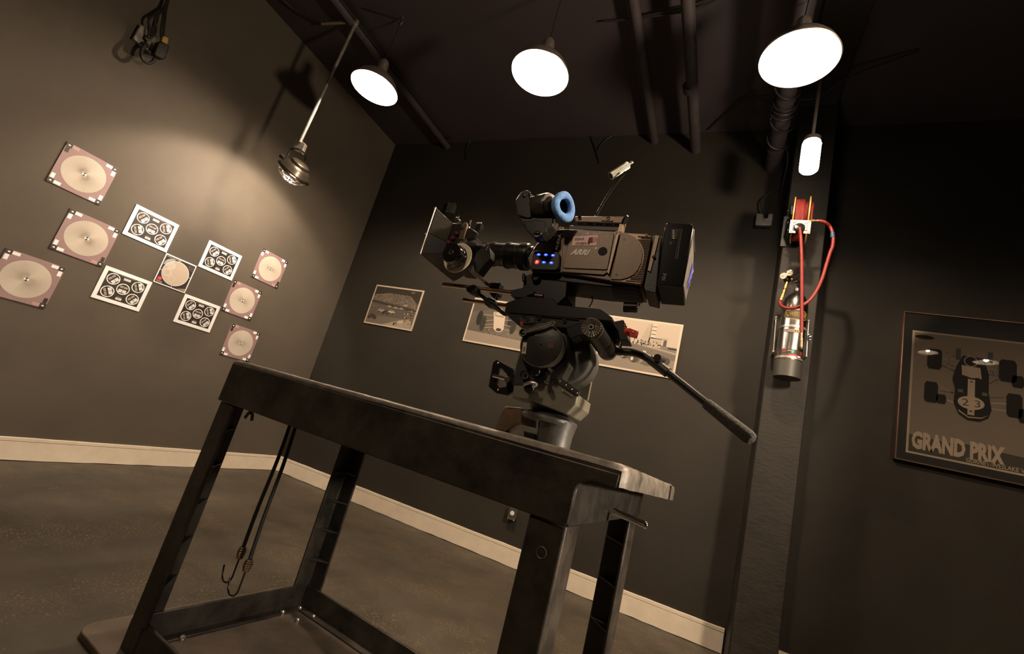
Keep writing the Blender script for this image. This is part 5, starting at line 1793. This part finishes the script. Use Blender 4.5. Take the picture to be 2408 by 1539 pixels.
# viewfinder with the blue eyecup
YV = 1.03
evf = part('viewfinder', [(1224, 452), (1238, 446), (1246, 449), (1250, 512), (1240, 514), (1215, 506), (1212, 470)], YV, 0.055, M['bdark'], bevel=0.003)
part('lower_housing', [(1217, 506), (1268, 512), (1301, 512), (1300, 530), (1287, 545), (1274, 555), (1254, 556), (1235, 537)], YV + 0.006, 0.040, M['bdark'], parent=evf, bevel=0.003)
ec = onY(1327, 485, 1.035)
en = Vector((0.89, -0.45, -0.02)).normalized()
b = MB()
bb_ = ec - Vector((0.94, -0.34, 0)).normalized() * 0.108 + Vector((0, 0, 0.006))
b.lathe([(0.036, -0.006), (0.041, -0.002), (0.041, 0.052), (0.038, 0.058), (0.030, 0.060), (0.028, 0.070)], bb_, (0.94, -0.34, 0), n=48)
b.build('viewfinder_barrel', mat('evf_black', (0.055, 0.046, 0.037), 0.36, metal=0.35), evf)
for (u, v) in ((970, 385), (1025, 380), (1085, 385)):
    b = MB(); b.lathe([(0.0055, 0), (0.0055, -0.002), (0.001, -0.003)], q1(u, v, YV - 0.001), (0, 1, 0), n=16); b.build('viewfinder_button', M['black'], evf)
part('lower_block', [(960, 595), (1060, 600), (1160, 620), (1170, 700), (1130, 755), (1050, 752), (985, 690)], 1.022, 0.03, M['black'], parent=evf, bevel=0.002, q=q1)
part('serial_plate', [(960, 600), (1058, 600), (1055, 612), (962, 612)], 1.0205, 0.001, tone(0.12), parent=evf, q=q1)
b = MB(); b.tube([q1(1060, 735, 1.018), q1(1085, 712, 1.018), q1(1120, 725, 1.018), q1(1105, 748, 1.018), q1(1070, 745, 1.018)], 0.0025, n=8, closed=True, smooth=3); b.build('swivel_ring', M['chrome'], evf)
b = MB(); b.cyl(q1(1165, 740, 1.06), q1(1200, 750, 1.10), 0.012, 0.010); b.cyl(q1(1215, 620, 1.06), q1(1190, 735, 1.09), 0.013, 0.011); b.build('swivel_arm', M['black'], evf)
b = MB()
bs = ec - en * 0.052
b.lathe([(0.026, 0), (0.029, 0.012), (0.026, 0.016), (0.027, 0.022), (0.029, 0.034), (0.030, 0.044)], bs, en, n=36, cap=False)
b.build('eyepiece', M['black'], evf)
b = MB()
b.lathe([(0.0195, -0.006), (0.020, 0.003), (0.0235, 0.0065), (0.031, 0.008), (0.038, 0.006), (0.0425, 0.001), (0.0425, -0.004), (0.038, -0.008), (0.028, -0.010)], ec, en, n=56, cap=False)
_, u_, v_ = b.frame(en)
for i in range(len(b.v)):
    d = b.v[i] - ec
    h_ = d.dot(Vector((0, 0, 1)))
    wv = d - Vector((0, 0, 1)) * h_
    # slightly egg shaped: narrower towards the top
    k = 1.0 - 0.20 * h_ / 0.042
    b.v[i] = ec + wv * k + Vector((0, 0, h_ * 1.0))
eye = b.build('eyecup', M['blue'], evf, fix=False, angle=80)
tag(eye, 'fuzzy blue fabric eyecup')
b = MB(); b.lathe([(0.0212, 0.002), (0.0200, -0.012), (0.014, -0.020), (0.001, -0.022)], ec, en, n=30, cap=False); b.build('eyepiece_glass', mat('eye_glass', (0.008, 0.010, 0.008), 0.9, spec=0.1), evf, fix=False)
#@@PART3
# ------------------------------------------------------------------ air hose reel on the column
def q5(u, v, Y):
    return onY(1700 + u * 0.26, 180 + v * 0.26, Y)


RY = 3.14                      # reel axis plane in front of the column
ax0, ax1 = q5(632, 1180, RY), q5(775, 1180, RY)
rc = onY(1880, 505, RY)
reel = empty('hose_reel', (rc.x, CYF, rc.z), 'yellow hose reel wound with red air hose, fixed to the column', 'hose reel')
RR_ = 0.155
xL, xR = q5(634, 1300, RY).x, q5(768, 1300, RY).x
zc = rc.z - 0.045
def turn(b_):
    Rz = Matrix.Translation((rc.x, RY, 0)) @ Matrix.Rotation(math.radians(-6.3), 4, 'Z') @ Matrix.Translation((-rc.x, -RY, 0))
    b_.v = [Rz @ p for p in b_.v]


for x in (xL, xR):
    b = MB()
    b.lathe([(0.05, 0), (RR_ - 0.012, 0), (RR_ - 0.006, 0.004), (RR_, 0.004), (RR_, -0.003), (RR_ - 0.008, -0.005), (0.05, -0.003)], (x, RY, zc), (1, 0, 0), n=56, cap=False)
    turn(b); b.build('reel_flange', M['yellow'], reel, fix=False)
b = MB(); b.cyl((xL, RY, zc), (xR, RY, zc), 0.06); turn(b); b.build('hub', M['black'], reel)
b = MB()
pts = []
n_t = 9
W_ = xR - xL - 0.024
for layer, rr in enumerate((0.095, 0.113, 0.131)):
    for k in range(n_t * 20 if layer < 2 else 6 * 20):
        t = 2 * PI * k / 20
        fr = k / (n_t * 20)
        x = xL + 0.012 + (W_ * fr if layer % 2 == 0 else W_ * (1 - fr))
        pts.append(Vector((x, RY + rr * math.cos(t), zc + rr * math.sin(t))))
b.tube(pts, 0.0098, n=8)
turn(b); b.build('wound_hose', M['hose'], reel)
b = MB()
pts = [Vector((xR + 0.012 + 0.003 * k / 40, RY + 0.10 * math.cos(2 * PI * k / 20), zc + 0.01 + 0.10 * math.sin(2 * PI * k / 20))) for k in range(30)]
b.tube(pts, 0.010, n=8); turn(b); b.build('side_coil', M['hose'], reel)
# guide plate
gy = RY - RR_ - 0.012
g = lambda u, v: q5(u, v, gy)
b = MB()
gp0, gp1 = g(612, 1296), g(788, 1422)
x0, x1, z0, z1 = gp0.x, gp1.x, gp1.z, gp0.z
t4 = 0.018
b.box((x0, gy, z1 - t4), (x1, gy + 0.006, z1)); b.box((x0, gy, z0), (x0 + t4, gy + 0.006, z1 - t4)); b.box((x1 - t4, gy, z0), (x1, gy + 0.006, z1 - t4))
b.box((x0 + t4, gy, z0), (x0 + t4 + 0.018, gy + 0.006, z0 + t4)); b.box((x1 - t4 - 0.018, gy, z0), (x1 - t4, gy + 0.006, z0 + t4))
b.build('guide_plate', M['galv'], reel, bevel=0.001)
for (x, z) in ((x0 + 0.012, z1 - 0.010), (x1 - 0.012, z1 - 0.010), (x0 + 0.010, z0 + 0.010), (x1 - 0.010, z0 + 0.010)):
    b = MB(); b.sphere((x, gy - 0.001, z), 0.0042, n=10, k=6); b.build('screw', M['bolt'], reel)
for (lo, hi) in (((x0 + 0.032, z1 - 0.036), (x1 - 0.034, z1 - 0.020)), ((x0 + t4 + 0.002, z0 + 0.022), (x0 + t4 + 0.014, z1 - 0.022)), ((x1 - t4 - 0.014, z0 + 0.022), (x1 - t4 - 0.002, z1 - 0.022))):
    b = MB(); b.box((lo[0], gy - 0.004, lo[1]), (hi[0], gy + 0.008, hi[1])); b.build('guide_roller', mat('roller_white', (0.62, 0.57, 0.50), 0.5), reel, bevel=0.003)
b = MB(); b.lathe([(0.030, 0.012), (0.032, -0.006), (0.026, -0.014), (0.012, -0.016)], (q5(690, 1370, gy).x, gy, q5(690, 1370, gy).z), (0, 1, 0), n=28); b.build('hose_stop', M['blackg'], reel)
b = MB()
b.box((xL - 0.030, RY - 0.10, zc - 0.05), (xL - 0.020, CYF - 0.001, zc + 0.05)); b.box((xL - 0.045, CYF - 0.012, zc - 0.12), (xL + 0.05, CYF - 0.001, zc + 0.12))
b.cyl((xL - 0.03, RY, zc), (xL, RY, zc), 0.022)
b.box((xL - 0.030, gy + 0.001, zc - 0.055), (xL - 0.022, RY - 0.10, zc - 0.02))
b.box((xL - 0.030, gy + 0.004, zc - 0.055), (x0 + 0.004, gy + 0.010, zc - 0.02))
b.build('mounting_arm', M['black'], reel, bevel=0.002)
for v in (1215, 1280, 1322, 1388):
    b = MB(); b.sphere(q5(588, v, RY - 0.09), 0.0045, n=8, k=6); b.build('bolt', M['bolt'], reel)
# brass swivel fitting and loose hose down to the cylinder
b = MB()
f0, f1 = q5(790, 1302, gy), q5(868, 1306, gy)
b.cyl(f0, f1, 0.0055); b.cyl(f0 + (f1 - f0) * 0.2, f0 + (f1 - f0) * 0.5, 0.0085, n=6); b.cyl(f0 + (f1 - f0) * 0.7, f1, 0.009)
b.build('hose_fitting', M['brass'], reel)


def qt(u, v, Y):
    return onY(1740 + u * 0.2338, 560 + v * 0.2338, Y)


b = MB()
HY = 3.0
pts = [q5(868, 1306, gy), q5(920, 1318, gy), q5(965, 1355, HY), q5(988, 1405, HY), q5(997, 1465, HY), q5(990, 1539, HY), qt(905, 150, HY), qt(865, 280, HY), qt(825, 410, HY), qt(775, 520, HY),
       qt(710, 615, HY), qt(630, 675, HY), qt(540, 705, HY + 0.01), qt(460, 703, HY + 0.04), qt(415, 680, HY + 0.07), qt(403, 650, HY + 0.09), qt(412, 625, HY + 0.10)]
b.tube(pts, 0.0098, n=12, smooth=8)
lh = b.build('air_hose', M['hose'])
tag(lh, 'red hose looping from the reel fitting to the gauge end of the cylinder', 'hose')
b = MB()
a_, c_ = q5(990, 1415, HY), q5(992, 1458, HY)
b.cyl(a_, c_, 0.0115); b.build('tape_band', M['tape'], lh)
tag(bpy.data.objects['tape_band'], 'blue tape band round the hose')
b = MB()
b.tube([q5(692, 1365, gy - 0.01), q5(702, 1440, gy), qt(612, 0, gy), qt(620, 200, gy), qt(622, 500, gy), qt(622, 800, gy + 0.0), qt(620, 955, gy)], 0.0098, n=12, smooth=6)
dh = b.build('air_hose', M['hose'])
tag(dh, 'straight red hose hanging from the reel in front of the cylinder', 'hose')
b = MB()
e0, e1 = qt(620, 950, gy), qt(618, 1105, gy)
dd = (e1 - e0)
for t0, t1, r in ((0, 0.25, 0.0085), (0.25, 0.45, 0.007), (0.40, 0.58, 0.0105), (0.62, 0.95, 0.0095), (0.55, 1.0, 0.007)):
    b.cyl(e0 + dd * t0, e0 + dd * t1, r, n=14)
b.build('brass_coupling', M['brass'], dh)
b = MB(); b.cyl(e1, e1 + dd * 0.12, 0.009); b.build('black_tip', M['black'], dh)

# ------------------------------------------------------------------ gas cylinder
TY = 3.185
c_top, c_bot = qt(575, 560, TY), qt(487, 1440, TY)
tx = (qt(380, 1100, TY).x + qt(650, 1100, TY).x) / 2 - 0.004
tr = (qt(650, 1150, TY).x - qt(372, 1150, TY).x) / 2 * 0.98
zb = qt(490, 1420, TY).z
zbt = qt(490, 1245, TY).z
zsh = qt(560, 690, TY).z
znk = qt(560, 540, TY).z
tank = empty('gas_cylinder', (tx, TY, zb), 'polished steel gas cylinder with gauges strapped to the column', 'gas cylinder')
b = MB()
b.lathe([(0.03, zbt - 0.03 - zb), (tr, zbt - 0.025 - zb), (tr, zsh - 0.02 - zb), (tr * 0.97, zsh + 0.02 - zb), (tr * 0.85, zsh + 0.045 - zb), (tr * 0.62, znk - 0.03 - zb), (tr * 0.35, znk - 0.012 - zb), (tr * 0.24, znk - zb), (tr * 0.24, znk + 0.02 - zb)], (tx, TY, zb), (0, 0, 1), n=56)
b.build('cylinder_body', mat('polished_steel', (0.46, 0.44, 0.42), 0.24, metal=1.0, noise=0.05, nscale=3), tank)
b = MB()
b.lathe([(tr * 0.90, 0.0), (tr * 1.04, 0.003), (tr * 1.06, zbt - zb - 0.004), (tr * 1.0, zbt - zb)], (tx, TY, zb), (0, 0, 1), n=48)
b.build('rubber_boot', mat('boot_rubber', (0.045, 0.042, 0.035), 0.5), tank)
# bracket rails and strap
for u0, v0, u1, v1, Y in ((365, 800, 338, 1145, 3.22), (690, 835, 668, 1190, 3.22)):
    b = MB()
    b.cyl(qt(u0, v0, Y), qt(u1, v1, Y), 0.0045)
    for (u, v) in ((u0, v0), (u1, v1)):
        b.sphere(qt(u, v, Y), 0.009, n=10, k=8)
        p = qt(u, v, Y); b.cyl(p, Vector((p.x, CYF, p.z)), 0.006)
    b.build('bracket_rail', M['galv'], tank)
b = MB()
for v in (920, 1230):
    z = qt(520, v, TY).z
    b.lathe([(tr + 0.0015, -0.008), (tr + 0.003, -0.007), (tr + 0.003, 0.007), (tr + 0.0015, 0.008)], (tx, TY, z), (0, 0, 1), n=48, cap=False)
    b.box((tx - 0.03, TY + tr, z - 0.008), (tx + 0.03, CYF - 0.001, z + 0.008))
b.build('strap', M['galv'], tank, fix=False)
b = MB()
p = qt(697, 1000, 3.2)
b.tube([p + Vector((0, 0, 0.02)), p + Vector((0.010, 0, 0.01)), p, p + Vector((0.008, 0, -0.012)), p + Vector((-0.006, 0, -0.018)), p + Vector((-0.008, 0, 0))], 0.003, closed=True, smooth=3)
b.build('buckle', M['chrome'], tank)


def wrap(u0, u1, v0, v1, m, d=0.0008, fn=None, n=24, b=None):
    """patch lying on the cylinder: u along the circumference (radians from -Y), v height"""
    b = b or MB()
    vs, fs = [], []
    for i in range(n + 1):
        a = u0 + (u1 - u0) * i / n
        lo, hi = (v0, v1) if fn is None else fn(a)
        for z in (lo, hi):
            vs.append(Vector((tx + (tr + d) * math.sin(a), TY - (tr + d) * math.cos(a), z)))
    for i in range(n):
        fs.append((2 * i, 2 * i + 2, 2 * i + 3, 2 * i + 1))
    b.add(vs, fs, m)
    return b


zl_ = qt(540, 765, TY - tr).z
bd = MB()
A0, A1 = -1.0, 1.15


def oval(h):
    def f(a):
        k = (a - 0.08) / 1.08
        e = h * math.sqrt(max(0.0, 1 - k * k))
        return zl_ - e, zl_ + e
    return f


wrap(A0, 1.16, 0, 0, M['yellow'], 0.0010, oval(0.036), 40, bd)
wrap(A0 + 0.03, 1.12, 0, 0, M['ink'], 0.0016, oval(0.031), 40, bd)
tb = MB()
tb.text('POWERTANK', (0, 0, 0), (1, 0, 0), (0, 1, 0), (0, 0, 1), 1.0, 1.0, M['yellow'], depth=0.0, shear=0.25, fat=0.04)
vs = []
for p in tb.v:
    a = -0.86 + 1.86 * p.x
    vs.append(Vector((tx + (tr + 0.0022) * math.sin(a), TY - (tr + 0.0022) * math.cos(a), zl_ - 0.014 + 0.032 * p.y)))
bd.add(vs, tb.f, M['yellow'])
bd.build('oval_badge', None, tank, fix=False)
z = qt(525, 932, TY - tr).z
b = MB()
wrap(-0.70, 0.42, z - 0.010, z + 0.010, tone(0.3), 0.0034, None, 12, b)
wrap(-0.06, 0.40, z - 0.010, z + 0.010, M['yellow'], 0.004, None, 8, b)
wrap(0.05, 0.14, z - 0.005, z + 0.004, M['ink'], 0.0046, None, 2, b)
wrap(0.20, 0.29, z - 0.005, z + 0.004, M['ink'], 0.0046, None, 2, b)
b.build('strap_label', None, tank, fix=False)
z0l, z1l = qt(520, 1215, TY - tr).z, qt(520, 1118, TY - tr).z
hL = z1l - z0l
b = MB()
wrap(-0.78, 0.95, z0l, z1l, M['ink'], 0.0010, None, 24, b)
wrap(-0.70, -0.36, z0l + hL * 0.62, z0l + hL * 0.92, mat('dark_red', (0.22, 0.02, 0.02), 0.5), 0.0016, None, 4, b)
wrap(-0.74, -0.25, z0l + hL * 0.08, z0l + hL * 0.50, tone(0.10), 0.0016, None, 4, b)
wrap(-0.18, 0.48, z0l + hL * 0.02, z0l + hL * 0.48, mat('label_red', (0.62, 0.06, 0.04), 0.5), 0.0016, None, 8, b)
wrap(0.52, 0.80, z0l + hL * 0.10, z0l + hL * 0.42, M['white'], 0.0016, None, 4, b)
wrap(0.66, 0.94, z0l + hL * 0.55, z0l + hL * 0.90, mat('dark_red', (0.22, 0.02, 0.02), 0.5), 0.0016, None, 4, b)
wrap(-0.30, 0.20, z0l + hL * 0.80, z0l + hL * 0.86, tone(0.5), 0.0016, None, 4, b)
wrap(0.00, 0.16, z0l + hL * 0.60, z0l + hL * 0.90, M['green'], 0.002, None, 4, b)
tb = MB()
tb.text('WARNING', (0, 0, 0), (1, 0, 0), (0, 1, 0), (0, 0, 1), 1.0, 1.0, M['ink'], depth=0.0)
b.add([Vector((tx + (tr + 0.0022) * math.sin(-0.12 + 0.52 * p.x), TY - (tr + 0.0022) * math.cos(-0.12 + 0.52 * p.x), z0l + hL * 0.34 + hL * 0.11 * p.y)) for p in tb.v], tb.f, M['ink'])
b.build('warning_label', None, tank, fix=False)
# valve, regulator, gauges
vz = znk + 0.02
b = MB()
b.cyl((tx, TY, vz - 0.01), (tx, TY, vz + 0.035), 0.011); b.cyl((tx, TY, vz + 0.008), (tx + 0.03, TY, vz + 0.008), 0.007); b.cyl((tx - 0.0, TY, vz + 0.03), (tx - 0.0, TY, vz + 0.042), 0.016)
b.build('valve', M['chrome'], tank)
b = MB()
r0 = qt(560, 405, 3.12)
b.cyl(qt(600, 400, 3.16), qt(480, 420, 3.10), 0.021); b.sphere(qt(470, 425, 3.10), 0.019); b.cyl(qt(585, 385, 3.15), qt(580, 440, 3.15), 0.02)
b.build('regulator', M['blackg'], tank)
b = MB(); b.sphere(qt(520, 415, 3.085), 0.009, n=12, k=8); b.build('brass_port', M['brass'], tank)
for (u, v) in ((435, 382), (500, 352)):
    c = qt(u, v, 3.06)
    nrm = Vector((-0.35, -0.80, -0.45)).normalized()
    b = MB()
    b.lathe([(0.018, -0.014), (0.0205, -0.010), (0.0205, 0.0), (0.018, 0.002)], c, nrm, M['galv'], n=28, cap=False)
    b.lathe([(0.018, -0.014), (0.001, -0.014)], c, nrm, M['galv'], n=28, cap=False)
    b.lathe([(0.0185, 0.0005), (0.001, 0.0005)], c, nrm, M['cream'], n=28, cap=False)
    b.cyl(c - nrm * 0.012, qt(475, 415, 3.10), 0.006, m=M['blackg'])
    _, u_, v_ = b.frame(nrm)
    b.tube([c + nrm * 0.0015 - u_ * 0.004, c + nrm * 0.0015 + u_ * 0.012], 0.0009, M['ink'], n=5)
    b.build('gauge', None, tank, fix=False)
b = MB()
e0, e1 = qt(475, 445, 3.09), qt(412, 628, 3.09)
dd = e1 - e0
for t0, t1, r in ((0, 0.18, 0.0085), (0.14, 0.36, 0.0115), (0.36, 0.48, 0.006), (0.46, 0.56, 0.010), (0.56, 0.70, 0.0085), (0.66, 0.86, 0.011), (0.84, 1.0, 0.009)):
    b.cyl(e0 + dd * t0, e0 + dd * t1, r, n=14)
b.build('brass_coupling', M['brass'], tank)


# ------------------------------------------------------------------ outlets and boxes on the walls
def outlet(name, o, u, v, n, W_, H_, label, plate, cat='outlet', white_top=False, sockets=1, plug=False):
    o, u, v, n = Vector(o), Vector(u), Vector(v), Vector(n)
    root = empty(name, o, label, cat)
    T = Matrix(((u.x, v.x, n.x, o.x), (u.y, v.y, n.y, o.y), (u.z, v.z, n.z, o.z), (0, 0, 0, 1)))
    b = MB(); b.box((-W_ / 2, -H_ / 2, 0.001), (W_ / 2, H_ / 2, 0.045), T=T); b.build('back_box', plate, root, bevel=0.004)
    b = MB(); b.box((-W_ / 2 - 0.004, -H_ / 2 - 0.004, 0.045), (W_ / 2 + 0.004, H_ / 2 + 0.004, 0.049), T=T); b.build('cover_plate', plate, root, bevel=0.004)
    for (a, c) in ((-1, -1), (1, -1), (-1, 1), (1, 1)):
        b = MB(); b.sphere(T @ Vector((a * (W_ / 2 - 0.004), c * (H_ / 2 + 0.0), 0.051)), 0.005, n=10, k=6); b.build('screw', M['bolt'], root)
    for k in range(sockets):
        cy = (0.021 if k == 0 else -0.021) if sockets == 2 else 0.0
        b = MB()
        sm = M['white'] if white_top else plate
        b.lathe([(0.0165, 0), (0.0165, 0.003), (0.015, 0.004), (0.001, 0.004)], T @ Vector((0, cy, 0.049)), n, sm, n=28)
        for dx in (-0.005, 0.005):
            b.box((dx - 0.0012, cy - 0.001, 0.053), (dx + 0.0012, cy + 0.008, 0.0536), M['ink'], T=T)
        b.lathe([(0.0026, 0), (0.0026, 0.0006), (0.0005, 0.0006)], T @ Vector((0, cy - 0.007, 0.053)), n, M['ink'], n=10)
        b.build('socket', None, root, fix=False)
    return root, T


greyp = mat('grey_plate', (0.16, 0.145, 0.13), 0.4, metal=0.3)
r_, T = outlet('wall_outlet', onY(1795, 524) , (1, 0, 0), (0, 0, 1), (0, -1, 0), 0.105, 0.095, 'grey metal outlet box with a plug and cable, left of the hose reel', M['galv'])
r_.location = r_.location
b = MB(); b.cyl(T @ Vector((0.010, 0.024, 0.049)), T @ Vector((0.012, 0.030, 0.080)), 0.017, 0.013); b.build('plug', M['black'], r_)
b = MB(); b.tube([T @ Vector((0.012, 0.030, 0.075)), q5(380, 1240, YB - 0.07), q5(345, 1180, YB - 0.05), q5(350, 1120, YB - 0.04), q5(390, 1080, YB - 0.03), q5(450, 1040, YB - 0.03), q5(520, 1010, YB - 0.03)], 0.006, smooth=6)
b.build('plug_cable', M['cable'], r_)
outlet('wall_outlet', onY(1064, 494), (1, 0, 0), (0, 0, 1), (0, -1, 0), 0.085, 0.105, 'grey double outlet high on the back wall above the matte box', mat('outlet_green', (0.085, 0.085, 0.072), 0.4, metal=0.2), sockets=2)
outlet('wall_outlet', onY(1210, 1207), (1, 0, 0), (0, 0, 1), (0, -1, 0), 0.060, 0.095, 'small dark low outlet with white socket face, seen below the bench top', mat('outlet_dark', (0.055, 0.048, 0.04), 0.5), white_top=True)
# junction box with plugs on the left wall
jb = onX(340, 97)
root, T = outlet('junction_box', jb, (0, 1, 0), (0, 0, 1), (1, 0, 0), 0.135, 0.115, 'galvanised box with black plugs and looping cables high on the chart wall', M['galv'], cat='outlet box', sockets=0)


def qj(u, v, d=0.0):
    p = onX(240 + u * 0.1329, v * 0.1329, XL + d)
    return p


b = MB(); b.cyl(qj(800, 680, 0.05), qj(830, 690, 0.10), 0.020, 0.017); b.build('plug', M['black'], root)
b = MB(); b.cyl(qj(765, 790, 0.05), qj(770, 800, 0.10), 0.020, 0.018); b.build('plug', M['black'], root)
b = MB()
b.tube([qj(1160, -40, 0.06), qj(1110, 120, 0.07), qj(960, 230, 0.08), qj(840, 330, 0.09), qj(828, 450, 0.09), qj(825, 560, 0.1), qj(810, 680, 0.10)], 0.0075, smooth=6)
b.tube([qj(1165, -40, 0.07), qj(1080, 170, 0.08), qj(960, 290, 0.09), qj(940, 400, 0.09), qj(955, 500, 0.09), qj(930, 600, 0.1), qj(840, 690, 0.10)], 0.0075, smooth=6)
b.build('box_cables', M['cable'], root)
b = MB(); b.tube([qj(765, 790, 0.10), qj(705, 880, 0.11), qj(695, 980, 0.12), qj(740, 1070, 0.12), qj(820, 1120, 0.12), qj(900, 1090, 0.12), qj(930, 1040, 0.12)], 0.011, smooth=6); b.build('loop_cable', M['cable'], root)
pw = empty('hanging_connector', qj(1000, 1060, 0.12), 'black inline connector with a yellow tip hanging beside the galvanised box', 'connector')
b = MB()
b.prism([qj(u, v, 0.10) for u, v in ((985, 740), (1125, 830), (1110, 900), (1060, 1050), (1000, 1070), (870, 1000), (850, 960), (925, 760))], (0.05, 0, 0))
b.build('connector_body', M['black'], pw, bevel=0.008)
b = MB(); b.prism([qj(u, v, 0.108) for u, v in ((1030, 645), (1080, 650), (1135, 695), (1108, 800), (1005, 742))], (0.036, 0, 0)); b.build('yellow_tip', M['yellow'], pw, bevel=0.006)
b = MB()
b.tube([qj(1040, 660, 0.125), qj(1045, 500, 0.12), qj(1070, 350, 0.11), qj(1095, 200, 0.09), qj(1170, -40, 0.07)], 0.007, smooth=6)
b.tube([qj(1085, 670, 0.125), qj(1095, 500, 0.12), qj(1115, 350, 0.11), qj(1130, 200, 0.09), qj(1180, -40, 0.07)], 0.007, smooth=6)
b.build('connector_cables', M['cable'], pw)
